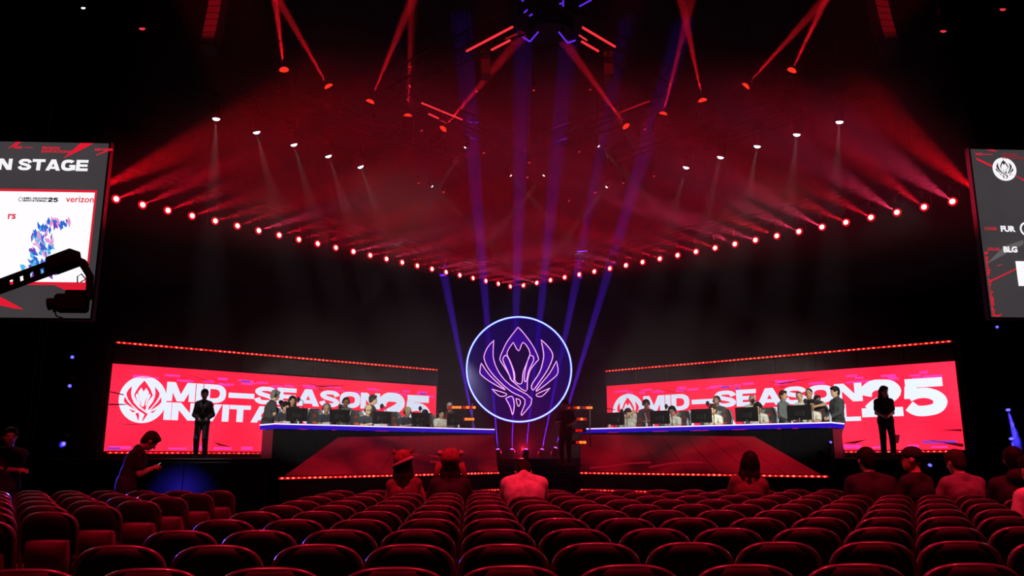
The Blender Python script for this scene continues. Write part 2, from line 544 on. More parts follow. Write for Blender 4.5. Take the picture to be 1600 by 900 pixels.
# ================================================================== LED video walls
def wall_video(name):
    m, nt, out = _nodes(name)
    tc = nt.nodes.new('ShaderNodeTexCoord')
    n = nt.nodes.new('ShaderNodeTexNoise'); n.inputs['Scale'].default_value = .6; n.inputs['Detail'].default_value = 4
    r = nt.nodes.new('ShaderNodeValToRGB')
    r.color_ramp.elements[0].color = (.92, .010, .042, 1); r.color_ramp.elements[0].position = .3
    r.color_ramp.elements[1].color = (1.0, .026, .075, 1); r.color_ramp.elements[1].position = .7
    e = nt.nodes.new('ShaderNodeEmission'); e.inputs['Strength'].default_value = 1.35
    nt.links.new(tc.outputs['Object'], n.inputs['Vector']); nt.links.new(n.outputs['Fac'], r.inputs['Fac'])
    nt.links.new(r.outputs['Color'], e.inputs['Color']); nt.links.new(e.outputs[0], out.inputs['Surface'])
    return m
WALLRED = wall_video('video_wall_red')
VWHITE = emit('video_white', (.74, .80, .97), 1.2)
VRED = emit('video_red_flat', (.97, .016, .058), 1.35)
VPINK = emit('video_magenta', (1.0, .045, .42), 1.15, vary=.2, scale=3)
VVIOLET = emit('video_violet', (.35, .06, .75), .8)
VDARK = emit('video_dark_red', (.10, .002, .008), 1.0)

def video_wall(label, A, B, z0, z1, strip_z, seed):
    A, B = V3((*A, 0)), V3((*B, 0)); d = B - A; L = d.length; t = d.normalized()
    nz = V3((t.y, -t.x, 0));
    root = empty('video_wall', (A.x, A.y, DECK)); tag(root, label, 'video wall', 'video walls', 'thing')
    O = V3((0, 0, -DECK))
    F = Flat(O, t, (0, 0, 1), nz)
    rot = Matrix((t, -nz, V3((0, 0, 1)))).transposed()
    k = L / 9.67
    MB().box(O + t * L / 2 - nz * .10 + V3((0, 0, (z0 + z1) / 2)), (L + .06, .12, z1 - z0 + .06), rot).build('cabinet_back', BLACK, root)
    MB().box(O + t * L / 2 - nz * .02 + V3((0, 0, (z0 + z1) / 2)), (L, .038, z1 - z0), rot).build('screen', WALLRED, root)
    # legs down to the platform
    for i in range(6):
        s = L * (i + .5) / 6
        MB().box(O + t * s - nz * .10 + V3((0, 0, (z0 + DECK) / 2)), (.12, .1, z0 - DECK), rot).build('support_leg', BLACK, root)
    # fine joints between the LED cabinets
    mb = MB(); ncol = 20
    # emblem: white disc, red feathers, white heart
    ec = (.77 * k, 2.755)
    er = .575
    disc = [(ec[0] + math.cos(a) * er * k * .98, ec[1] + math.sin(a) * er) for a in np.linspace(0, 2 * PI, 48, endpoint=False)]
    e = F.polys([disc], .003).build('emblem_disc', VWHITE, root)
    F.polys(emblem_polys(ec[0], ec[1] - .01, er * 1.02, RED_KEYS, k), .006).build('emblem_feathers', VRED, e)
    F.polys(emblem_polys(ec[0], ec[1] - .01, er * 1.02, WHITE_KEYS, k), .009).build('emblem_heart', VWHITE, e)
    F.polys(word('MID', 1.31 * k, 2.84 * k, 2.745, 3.225), .004).build('lettering_mid', VWHITE, root)
    F.polys([_r(2.91 * k, 2.90, 3.62 * k, 3.035)], .004).build('lettering_dash', VWHITE, root)
    F.polys(word('SEASON', 3.63 * k, 7.58 * k, 2.775, 3.245, .02), .004).build('lettering_season', VWHITE, root)
    F.polys(word('INVITATIONAL', 1.29 * k, 7.5 * k, 2.275, 2.715, .03), .004).build('lettering_invitational', VWHITE, root)
    F.polys(word('25', 7.52 * k, 9.43 * k, 2.36, 3.26, .0), .007).build('lettering_number', VWHITE, root)
    # magenta glitch blocks along the upper edge and at the foot
    rng = random.Random(seed)
    blocks, viol = [], []
    s = .15
    while s < L - .8:
        for _ in range(rng.randint(3, 5)):
            w, h = rng.uniform(.12, .45), rng.uniform(.03, .07)
            x = s + rng.uniform(0, .7); z = z1 - .22 - rng.uniform(0, .17)
            blocks.append(_r(x, z, min(L - .05, x + w), z + h))
            if rng.random() < .06: viol.append(_r(x + .1, z - .03, x + w * .8, z + .02))
        s += rng.uniform(.8, 1.15)
    s = .1
    while s < L - .5:
        x = s; w = rng.uniform(.2, .5)
        blocks.append(_r(x, z0 + .05, x + w, z0 + .05 + rng.uniform(.04, .10)))
        s += rng.uniform(.5, .9)
    viol += [_r(.05, z0 + .04, .35, z0 + .09), _r(L - .9, z0 + .16, L - .15, z0 + .22)]
    tag(F.polys(blocks, .003).build('glitch_blocks', VPINK, root), kind='stuff')
    F.polys(viol, .005).build('glitch_violet', VVIOLET, root)
    cracks = [[(.0, 2.92), (.30, 2.86), (.33, 2.83), (.0, 2.89)], [(.0, 2.62), (.55, 2.63), (.3, 2.60), (.0, 2.58)],
              [(1.55 * k, 3.52), (2.5 * k, 3.26), (2.3 * k, 3.30)], [(2.0 * k, 3.52), (3.0 * k, 3.22), (2.7 * k, 3.30)],
              [(4.9 * k, 3.50), (5.5 * k, 3.36), (6.6 * k, 3.45), (5.55 * k, 3.33)], [(5.5 * k, 3.28), (5.8 * k, 3.23), (5.55 * k, 3.25)],
              [(2.6 * k, 1.75), (3.1 * k, 1.62), (2.75 * k, 1.66)], [(8.15 * k, 1.92), (8.35 * k, 1.90), (8.30 * k, 1.70), (8.18 * k, 1.70)],
              [(8.9 * k, 1.78), (9.6 * k, 1.60), (9.66 * k, 1.60), (9.66 * k, 1.67)], [(9.2 * k, 2.0), (9.66 * k, 1.96), (9.66 * k, 2.01)],
              [(4.3 * k, 1.78), (4.45 * k, 1.82), (4.5 * k, 1.77), (4.36 * k, 1.73)], [(.2, 2.12), (1.0, 2.17), (.6, 2.13)],
              [(7.0 * k, 1.72), (7.6 * k, 1.80), (7.3 * k, 1.70)]]
    F.polys(cracks, .005).build('dark_shards', VDARK, root)
    # red strip along the foot of the wall
    led_strip('strip', None, O + nz * .05 + V3((0, 0, z0 - .035)) + t * .05, O + nz * .05 + t * (L - .05) + V3((0, 0, z0 - .035)), None, .13, .026, parent=root)
    return t, nz, L
WALL_L = ((-8.7, 20.0), (-1.12, 26.0)); WALL_R = ((4.38, 26.1), (11.6, 18.8))
video_wall('wide red video wall with white lettering behind the left desk', *WALL_L, 1.50, 3.585, 4.1, 3)
video_wall('wide red video wall with white lettering behind the right desk', *WALL_R, 1.53, 3.625, 4.1, 8)
# black headers above the walls carrying another strip
HEADER = mat('header_black', (.02, .016, .018), .6, vary=.35, scale=4)
for lab, (A, B) in (('left', WALL_L), ('right', WALL_R)):
    a, b = V3((*A, 0)), V3((*B, 0)); t = (b - a).normalized(); nz = V3((t.y, -t.x, 0))
    rot = Matrix((t, -nz, V3((0, 0, 1)))).transposed(); L = (b - a).length
    root = empty('header_beam', (a.x, a.y, DECK)); tag(root, 'black header beam above the %s video wall' % lab, 'beam', 'header beams', 'thing')
    O = V3((0, 0, -DECK))
    n = 9
    for i in range(n):
        MB().rbox(O + t * (L * (i + .5) / n) - nz * .12 + V3((0, 0, 3.86)), (L / n - .02, .14, .46), .012, rot).build('header_panel', HEADER, root)
    for s in (-.08, L + .08):
        MB().box(O + t * s - nz * .2 + V3((0, 0, (4.1 + DECK) / 2)), (.1, .16, 4.1 - DECK), rot).build('post', BLACK, root)
    led_strip('led_strip', 'long red LED strip above the %s video wall' % lab, a + nz * .03 + V3((0, 0, 4.10)), b + nz * .03 + V3((0, 0, 4.10)), 'red LED strips above the walls', .125, .03)

# ================================================================== hanging side screens
VGREY = emit('screen_grey', (.050, .044, .048), 1.0, sampled=False, vary=.25, scale=.8)
SWHITE = emit('screen_white', (1.0, .98, 1.0), 1.0)
STXT = emit('screen_text_white', (.93, .92, .95), 1.0)
SRED = emit('screen_red', (.85, .012, .035), .9)
SREDDIM = emit('screen_red_dim', (.42, .012, .025), .8)
def text_obj(parent, name, body, p, ax, nz, size, m, xs=1.0, bold=0.0, align='LEFT'):
    cu = bpy.data.curves.new(name, 'FONT')
    cu.body = body; cu.size = size; cu.offset = bold; cu.align_x = align
    cu.materials.append(m); cu.resolution_u = 3
    tmp = put(name, cu)
    dg = bpy.context.evaluated_depsgraph_get()
    me = bpy.data.meshes.new_from_object(tmp.evaluated_get(dg))
    bpy.data.objects.remove(tmp); bpy.data.curves.remove(cu)
    o = put(name, me, parent)
    az = V3((0, 0, 1))
    M = Matrix((V3(ax) * xs, az, V3(nz))).transposed().to_4x4()
    M.translation = V3(p)
    o.matrix_local = M
    return o
# left screen: faces the audience, right edge x = -7.5
def screen_frame(root, F, w, h):
    rot = Matrix((F.ax, -F.nz, F.az)).transposed()
    c = F.O + F.ax * w / 2 + F.az * h / 2
    MB().box(c - F.nz * .09, (w + .08, .14, h + .08), rot).build('frame', BLACK, root)
    MB().box(c - F.nz * .012, (w, .02, h), rot).build('panel', VGREY, root)
    for s in (w * .2, w * .8):
        MB().tube([F.p(s, h, -.09), F.p(s, h, -.09) + V3((0, 0, 18.9 - (h + F.O.z + root.location.z)))], .02, 6).build('hanging_cable', BLACKMETAL, root)
LS_W, LS_H = 6.4, 3.64
lscr = empty('hanging_screen', (-13.9, 16.0, 4.03)); tag(lscr, 'hanging screen with white panel and heading STAGE, behind the camera crane', 'screen', 'hanging side screens')
FL = Flat((0, 0, 0), V3((1, 0, 0)), (0, 0, 1), V3((0, -1, 0)))
screen_frame(lscr, FL, LS_W, LS_H)
# x of picture pixel u on this plane: 0 -> 4.70, 168 -> 6.40
def sx(u): return 4.62 + u * (6.40 - 4.62) / 160.0
def sz(v): return (497 - v) * LS_H / 273.0
FL.polys(word('N STAGE', sx(-32), sx(128), sz(270), sz(252), .07), .012).build('heading', STXT, lscr)
FL.polys([_r(1.2, sz(448), sx(149), sz(300))], .006).build('card_border', SRED, lscr)
FL.polys([_r(1.26, sz(443.5), sx(145.5), sz(304))], .010).build('white_card', SWHITE, lscr)
DKTXT = emit('screen_ink', (.03, .02, .03), 1.0); REDTXT = emit('screen_red_ink', (.75, .02, .05), 1.0)
FL.polys(word('MID', sx(21), sx(34), sz(316), sz(313)) + word('-SEASON', sx(35), sx(63), sz(316), sz(313)) + word('INVITATIONAL', sx(21), sx(63), sz(320), sz(316.7)) + word('25', sx(64), sx(82), sz(320), sz(313)), .013).build('card_logo', DKTXT, lscr)
ring_small = _ring(sx(16), sz(316.5), (.045, .045), (.034, .034), 0, 2 * PI, 20, 2.0)
FL.polys(ring_small, .013).build('card_emblem', DKTXT, lscr)
text_obj(lscr, 'card_sponsor', 'verizon', FL.p(sx(96), sz(319.5), .013), (1, 0, 0), (0, -1, 0), .185, REDTXT, 1.0, .003)
text_obj(lscr, 'card_caption', 'rs', FL.p(sx(-3), sz(347), .013), (1, 0, 0), (0, -1, 0), .21, REDTXT, 1.0, .006)
text_obj(lscr, 'corner_text', 'MID', FL.p(sx(-8), sz(235.5), .013), (1, 0, 0), (0, -1, 0), .075, SRED, 1.3, .003)
FL.polys([_r(sx(11), sz(234), sx(26), sz(233))], .013).build('corner_rule', SRED, lscr)
text_obj(lscr, 'corner_text', 'SEASON\nINVITATIONAL', FL.p(sx(42), sz(235.5), .013), (1, 0, 0), (0, -1, 0), .075, SRED, 1.3, .003)
text_obj(lscr, 'corner_text', 'ESPORTS', FL.p(sx(137), sz(236.5), .013), (1, 0, 0), (0, -1, 0), .07, SRED, 1.3, .003)
FL.polys([[(sx(82), sz(250)), (sx(110), sz(224.3)), (sx(134), sz(224.3)), (sx(112), sz(236))],
          [(sx(140), sz(243)), (sx(166), sz(232.5)), (sx(166), sz(235)), (sx(141), sz(244.5))],
          [(sx(-20), sz(236)), (sx(-4), sz(224.3)), (sx(4), sz(224.3)), (sx(-3), sz(230))],
          [(sx(-30), sz(454)), (sx(2), sz(466)), (sx(46), sz(485)), (sx(30), sz(484)), (sx(-30), sz(473))],
          [(sx(94), sz(448.5)), (sx(146), sz(448.5)), (sx(146), sz(462)), (sx(134), sz(462)), (sx(106), sz(453))],
          [(sx(140), sz(470)), (sx(146), sz(440)), (sx(149), sz(440)), (sx(146), sz(470))]], .009).build('red_shards', SRED, lscr)
# plain cluster of coloured shards printed on the card
rng = random.Random(5)
def shards(cols, n, cx, cy, rx, ry, name):
    groups = [[] for _ in cols]
    for i in range(n):
        t = i / n
        a = rng.uniform(0, 2 * PI); rr = math.sqrt(rng.random())
        x, y = cx + math.cos(a) * rx * rr, cy + math.sin(a) * ry * rr
        s = rng.uniform(4, 10); w = rng.uniform(1.5, 4); th = rng.uniform(.2, 1.9)
        c, q = math.cos(th), math.sin(th)
        groups[i % len(cols)].append([(sx(x - c * s), sz(y - q * s)), (sx(x + q * w), sz(y - c * w)), (sx(x + c * s), sz(y + q * s)), (sx(x - q * w), sz(y + c * w))])
    for k, (g, cc) in enumerate(zip(groups, cols)):
        FL.polys(g, .0125 + .0008 * k).build(name, cc, lscr)
C1, C2, C3, C4 = emit('shard_blue', (.03, .16, .72), .9), emit('shard_cyan', (.10, .55, .95), .9), emit('shard_violet', (.20, .06, .55), .9), emit('shard_pink', (.85, .35, .75), .9)
shards([C1, C3, C2, C4, C1], 70, 62, 392, 20, 36, 'card_shard_print')
shards([C1, C1, C2, C3], 46, 66, 424, 32, 14, 'card_shard_print')
shards([C3, C4, C1], 22, 88, 352, 20, 8, 'card_shard_print')

rscr = empty('hanging_screen', (10.78, 16.0, 4.21)); tag(rscr, 'hanging grey scoreboard screen cut by the right picture edge', 'screen', 'hanging side screens')
FR = Flat((0, 0, 0), V3((1, 0, 0)), (0, 0, 1), V3((0, -1, 0)))
RS_W, RS_H = 6.4, 3.70
screen_frame(rscr, FR, RS_W, RS_H)
# pixel -> plane for this screen (edge leans with the camera tilt, so x depends on the row too)
def rx(u, v): return (u - (1517 + (v - 233) * 32 / 262.0)) * .01375
def rz(v): return (495 - v) * RS_H / 262.0
cxe, cze, rre = rx(1571, 265), rz(265), .265
dd = FR.polys([[(cxe + math.cos(a) * rre, cze + math.sin(a) * rre) for a in np.linspace(0, 2 * PI, 36, endpoint=False)]], .006).build('emblem_disc', STXT, rscr)
FR.polys(emblem_polys(cxe, cze, rre * .98, RED_KEYS), .009).build('emblem_feathers', DKTXT, dd)
FR.polys(emblem_polys(cxe, cze, rre * .98, WHITE_KEYS), .012).build('emblem_heart', STXT, dd)
text_obj(rscr, 'team_code', 'FUR', FR.p(rx(1564, 364), rz(364), .008), (1, 0, 0), (0, -1, 0), .165, STXT, 1.05, .009)
text_obj(rscr, 'team_code', 'BLG', FR.p(rx(1568, 396), rz(396), .008), (1, 0, 0), (0, -1, 0), .165, STXT, 1.05, .009)
text_obj(rscr, 'league_code', 'LTAS2', FR.p(rx(1538.5, 362), rz(362), .008), (1, 0, 0), (0, -1, 0), .085, SRED, 1.15, .003)
text_obj(rscr, 'league_code', 'LPLA2', FR.p(rx(1543, 394), rz(394), .008), (1, 0, 0), (0, -1, 0), .085, SRED, 1.15, .003)
text_obj(rscr, 'corner_text', 'MID', FR.p(rx(1524, 243), rz(243), .008), (1, 0, 0), (0, -1, 0), .075, SRED, 1.3, .002)
FR.polys([_r(rx(1536, 241), rz(242), rx(1552, 241), rz(241))], .008).build('corner_rule', SRED, rscr)
text_obj(rscr, 'corner_text', 'SEASON\nINVITATIONAL', FR.p(rx(1567, 243), rz(243), .008), (1, 0, 0), (0, -1, 0), .075, SREDDIM, 1.3, .002)
FR.polys([_r(rx(1589, 430), rz(448), 3.2, rz(410))], .008).build('white_panel', SWHITE, rscr)
FR.polys(_ring(rx(1606, 360), rz(360), (.16, .16), (.12, .12), 0, 2 * PI, 24, 2.0), .008).build('team_badge', STXT, rscr)
FR.polys([[(rx(1525, 248), rz(247)), (rx(1552, 260), rz(259)), (rx(1551, 262), rz(262)), (rx(1526, 250), rz(251))],
          [(rx(1582, 272), rz(272)), (rx(1612, 285), rz(285)), (rx(1612, 289), rz(289))],
          [(rx(1541, 233), rz(233.3)), (rx(1553, 233), rz(233.3)), (rx(1560, 237), rz(236.5)), (rx(1552, 237), rz(236))],
          [(rx(1544, 440), rz(441)), (rx(1590, 421), rz(420)), (rx(1590, 422), rz(422)), (rx(1545, 442), rz(443))],
          [(rx(1557, 417), rz(417)), (rx(1567, 415), rz(415)), (rx(1560, 418), rz(418))],
          [(rx(1550, 493), rz(494)), (rx(1566, 491), rz(490)), (rx(1560, 495), rz(494.5))]], .007).build('red_shards', SRED, rscr)
mbx = MB()
rngx = random.Random(2)
for i in range(26):
    v = 396 + i * 3.8
    mbx.face([FR.p(x, z, .008) for x, z in _r(.012, rz(v + rngx.uniform(1, 3.6)), .012 + rngx.uniform(.03, .075), rz(v))])
mbx.build('red_side_marks', SRED, rscr)
FR.polys([[(rx(1541, 417), rz(415)), (rx(1600, 385), rz(384)), (rx(1600, 378), rz(377)), (rx(1570, 385), rz(387)), (rx(1560, 396), rz(396))]], .0055).build('grey_streak', emit('screen_grey_light', (.12, .11, .115), 1.0), rscr)

# ================================================================== round neon emblem over the stage
RING_C, RING_R = V3((1.5, 25.5, 4.11)), 1.66
ring = empty('neon_emblem', RING_C); tag(ring, 'round blue neon ring with pink winged emblem above the stage', 'neon sign')
NEONBLUE = emit('neon_blue', (.20, .26, 1.0), 5.0)
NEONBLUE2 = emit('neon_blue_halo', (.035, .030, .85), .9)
NEONPINK = emit('neon_pink', (1.0, .42, .92), 1.8)
PURPLEFILL = emit('neon_purple_fill', (.050, .003, .36), .85, vary=.35, scale=1.2)
FRg = Flat((0, 0, 0), V3((1, 0, 0)), (0, 0, 1), V3((0, -1, 0)))
circ = lambda r, y, n=96: [(math.cos(a) * r, y, math.sin(a) * r) for a in np.linspace(0, 2 * PI, n, endpoint=False)]
MB().tube(circ(RING_R, -.02), .021, 8, closed=True).build('ring_tube', NEONBLUE, ring, True)
MB().tube(circ(RING_R, .02), .040, 8, closed=True).build('ring_halo', NEONBLUE2, ring, True)  # wider glowing tube painting a blue halo round the ring
# tinted clear disc behind the tubes
m, nt, out = _nodes('tinted_acrylic')
tr = nt.nodes.new('ShaderNodeBsdfTransparent'); tr.inputs[0].default_value = (.55, .5, .8, 1)
em = nt.nodes.new('ShaderNodeEmission'); em.inputs[0].default_value = (.006, .001, .060, 1); em.inputs[1].default_value = .75
gl = nt.nodes.new('ShaderNodeBsdfGlossy'); gl.inputs['Roughness'].default_value = .15; gl.inputs[0].default_value = (.006, .006, .010, 1)
a1 = nt.nodes.new('ShaderNodeAddShader'); a2 = nt.nodes.new('ShaderNodeAddShader')
nt.links.new(tr.outputs[0], a1.inputs[0]); nt.links.new(em.outputs[0], a1.inputs[1]); nt.links.new(a1.outputs[0], a2.inputs[0]); nt.links.new(gl.outputs[0], a2.inputs[1])
nt.links.new(a2.outputs[0], out.inputs['Surface']); m.cycles.emission_sampling = 'NONE'
MB().lathe([(0, 0), (RING_R - .03, 0), (RING_R - .03, .012), (0, .012)], (0, .03, 0), (0, 1, 0), 64).build('tinted_disc', m, ring)
S_ = RING_R * .985
for k_, poly in EMB.items():
    pts = [(x * S_, -.03, y * S_) for x, y in poly]
    p2 = _smooth([(p[0], p[2]) for p in pts] + [(pts[0][0], pts[0][2])], 3)[:-1]
    nm = {'leaf': 'neon_leaf', 'heart': 'neon_heart'}.get(k_, 'neon_' + k_.split('_')[0])
    o = MB().tube([(x, -.03, z) for x, z in p2], .0135, 6, closed=True).build(nm, NEONPINK, ring, True)
    if k_ not in ('heart', 'petal_a', 'petal_b', 'tail_c', 'barb_a', 'barb_b'):
        FRg.polys([p2], .012).build('purple_fill', PURPLEFILL, o)
    elif k_ == 'heart':
        FRg.polys([p2], .017).build('dark_fill', emit('neon_dark_fill', (.010, .002, .06), .8), o)
for x in (-.9, .9):
    z = math.sqrt(RING_R ** 2 - x * x)
    MB().tube([(x, .04, z), (x, .04, 18.9 - RING_C.z)], .008, 5).build('hanging_wire', BLACKMETAL, ring)
# ================================================================== player desks
DESKTOP = mat('desk_top_black', (.02, .02, .024), .25, coat=.3)
DESKZ = 2.17
DESKBLACK = mat('desk_front_black', (.0035, .003, .004), .8, spec=.08)
EDGE = emit('desk_edge_light', (.70, .48, 1.0), 3.2)
EDGEBLUE = emit('desk_edge_blue', (.020, .004, .42), 1.3, sampled=True)
DESKS = {}
def desk(side, A, B, label, depth=.95):
    A, B = V3(A), V3(B); d = (B - A); L = d.length; t = d.normalized()
    n = V3((-t.y, t.x, 0))
    if n.y < 0: n = -n
    DESKS[side] = (A.copy(), t, n, L)
    root = empty('player_desk', (A.x, A.y, DECK)); tag(root, label, 'desk', 'player desks')
    rot = Matrix((t, n, V3((0, 0, 1)))).transposed()
    if rot.determinant() < 0: rot = Matrix((-t, n, V3((0, 0, 1)))).transposed()
    h = DESKZ - DECK
    P = lambda s, o, z: t * s + n * o + V3((0, 0, z))
    MB().rbox(P(L / 2, depth / 2, h - .03), (L, depth, .06), .008, rot).build('top', DESKTOP, root)
    # glowing edge along the front and round the near end
    MB().tube([P(-.012, depth, h - .02), P(-.012, -.012, h - .02), P(L, -.012, h - .02)], .013, 6).build('edge_light', EDGE, root)
    MB().box(P(L / 2, -.004, h - .085), (L, .012, .10), rot).build('edge_band', EDGEBLUE, root)
    MB().box(P(-.004, depth / 2, h - .085), (.012, depth, .10), rot).build('edge_band', EDGEBLUE, root)
    k = 6
    for i in range(k):
        MB().rbox(P(L * (i + .5) / k, .10, (h - .14) / 2), (L / k - .012, .05, h - .14), .008, rot).build('front_panel', DESKBLACK, root)
    for s in (.08, L - .08):
        MB().rbox(P(s, depth / 2 + .1, (h - .14) / 2), (.06, depth - .25, h - .14), .008, rot).build('side_panel', STAGEBLACK, root)
    return root
desk('L', LDESK_A, LDESK_B, 'long black desk with violet light edge in front of the left video wall')
desk('R', RDESK_A, RDESK_B, 'long black desk with violet light edge in front of the right video wall')

# ray helper: where a picture column meets a line parallel to a desk (used to read positions off the photograph)
def column_dir(u):
    x = (u - 800) / CAM_F
    fy = math.cos(CAM_PITCH) + .16 * math.sin(CAM_PITCH)
    c, s = math.cos(CAM_YAW), math.sin(CAM_YAW)
    return V3((x * c + fy * s, -x * s + fy * c, 0))
def seat_s(side, u, off):
    A, t, n, L = DESKS[side]
    d = column_dir(u); q = A + n * off
    # k*d = q + s*t
    det = d.x * (-t.y) + t.x * d.y
    return (d.x * q.y * -1 + q.x * d.y) / -det if abs(det) > 1e-9 else 0
def desk_point(side, s, off, z=0.0):
    A, t, n, L = DESKS[side]
    return A + t * s + n * off + V3((0, 0, z))
def heading_of(v):
    """heading in degrees: 0 faces away from the camera (+Y), clockwise seen from above."""
    return math.degrees(math.atan2(v.x, v.y))

MONSCREEN = mat('monitor_back', (.012, .012, .014), .35, coat=.2)
def monitor(side, s, label, off=.40, w=.58, h=.33, tilt=0):
    A, t, n, L = DESKS[side]
    p = desk_point(side, s, off, DESKZ)
    root = empty('monitor', p, math.atan2(n.y, n.x) - PI / 2)   # local +y = towards the player
    tag(root, label, 'monitor', 'monitors on the desks')
    root.rotation_euler.z += tilt
    MB().rbox((0, 0, .075 + h / 2), (w, .03, h), .006).build('case', MONSCREEN, root)
    MB().box((0, .0165, .075 + h / 2), (w - .03, .004, h - .03)).build('screen', emit('monitor_light', (.25, .3, .4), 1.2), root)
    MB().rbox((0, -.025, .075 + h / 2 - .03), (w * .42, .03, h * .4), .01).build('back_cover', PLASTIC, root)
    MB().tube([(0, -.05, .01), (0, -.035, .12)], .02, 8).build('neck', PLASTIC, root)
    MB().rbox((0, -.01, .008), (.26, .2, .016), .006).build('foot', PLASTIC, root)
    return root
def mic_stand(side, s, off, h, label, reach, arm=.16):
    A, t, n, L = DESKS[side]
    p = desk_point(side, s, off, DESKZ)
    root = empty('microphone_stand', p); tag(root, label, 'microphone', 'desk microphones')
    rt = t if side == 'L' else -t
    MB().lathe([(.06, 0), (.06, .012), (.012, .02)], (0, 0, 0), (0, 0, 1), 12).build('base', BLACKMETAL, root)
    e = -rt * reach
    MB().tube([(0, 0, .01), (0, 0, h), V3((0, 0, h + .02)) + e * .4, V3((0, 0, h + .05)) + e], .009, 6).build('arm', BLACKMETAL, root)
    c = V3((0, 0, h + .04)) + e
    MB().ell(c, (.05, .05, .065), None, 10, 8).build('foam_head', mat('foam_black', (.012, .012, .014), .9), root, True)
    MB().tube([c + V3((0, 0, -.09)), c + V3((0, 0, -.03))], .016, 8).build('capsule', BLACKMETAL, root)
    return root
LEATHER = mat('chair_leather_grey', (.065, .068, .075), .42, coat=.15)
LEATHER2 = mat('chair_side_grey', (.22, .23, .25), .4)
def gaming_chair(side, s, off, label, patch, turn=0):
    A, t, n, L = DESKS[side]
    p = desk_point(side, s, off, DECK)
    root = empty('gaming_chair', p, math.atan2(-n.y, -n.x) - PI / 2 + turn)  # local +y = towards the desk
    tag(root, label, 'chair', 'gaming chairs at the desks')
    for k in range(5):
        a = 2 * PI * k / 5 + .3
        c, q = math.cos(a), math.sin(a)
        l = MB().tube([(0, 0, .11), (c * .3, q * .3, .07)], [.03, .018], 6).build('leg', PLASTIC, root)
        MB().ell((c * .3, q * .3, .032), (.02, .032, .032), None, 8, 6).build('caster', PLASTIC, l)
    MB().tube([(0, 0, .09), (0, 0, .42)], .028, 8).build('gas_lift', BLACKMETAL, root)
    MB().rbox((0, 0, .47), (.50, .50, .12), .04).build('seat', LEATHER, root)
    prof = [(.19, .50), (.25, .62), (.24, .80), (.26, .98), (.27, 1.08), (.22, 1.20), (.17, 1.29), (.10, 1.325)]
    vs = []
    for w, z in prof:
        y = -.24 - (z - .5) * .22
        vs.append((w, z, y))
    mb = MB()
    for k in range(len(vs) - 1):
        w0, z0, y0 = vs[k]; w1, z1, y1 = vs[k + 1]
        xs0 = [-w0, -w0 * .62, 0, w0 * .62, w0]; xs1 = [-w1, -w1 * .62, 0, w1 * .62, w1]
        df = [.07, .015, 0, .015, .07]
        for j in range(4):
            a = [(xs0[j], y0 + df[j], z0), (xs0[j + 1], y0 + df[j + 1], z0), (xs1[j + 1], y1 + df[j + 1], z1), (xs1[j], y1 + df[j], z1)]
            b = [(x, y - .07, z) for x, y, z in a]
            mb.add(a + b, [(3, 2, 1, 0), (4, 5, 6, 7), (0, 1, 5, 4), (1, 2, 6, 5), (2, 3, 7, 6), (3, 0, 4, 7)])
    mb.build('backrest', LEATHER, root)
    for sg in (-1, 1):
        MB().tube([(sg * w, y + .06, z) for w, z, y in vs[1:7]], .028, 6).build('side_bolster', LEATHER2, root, True)
        MB().tube([(sg * .28, -.1, .47), (sg * .30, -.06, .68)], .018, 6).build('armrest_post', PLASTIC, root)
        MB().rbox((sg * .30, .02, .70), (.09, .27, .035), .012).build('armrest', PLASTIC, root)
    MB().lathe([(.045, 0), (.045, .004), (0, .004)], (0, -.24 - (1.13 - .5) * .22 + .004, 1.14), (0, 1, .2), 12).build('headrest_badge', mat('badge_red', (.5, .03, .03), .5), root)
    MB().rbox((0, -.24 - .40 * .22 + .01, .93), (.16, .012, .09), .004).build('badge', patch, root)
    return root
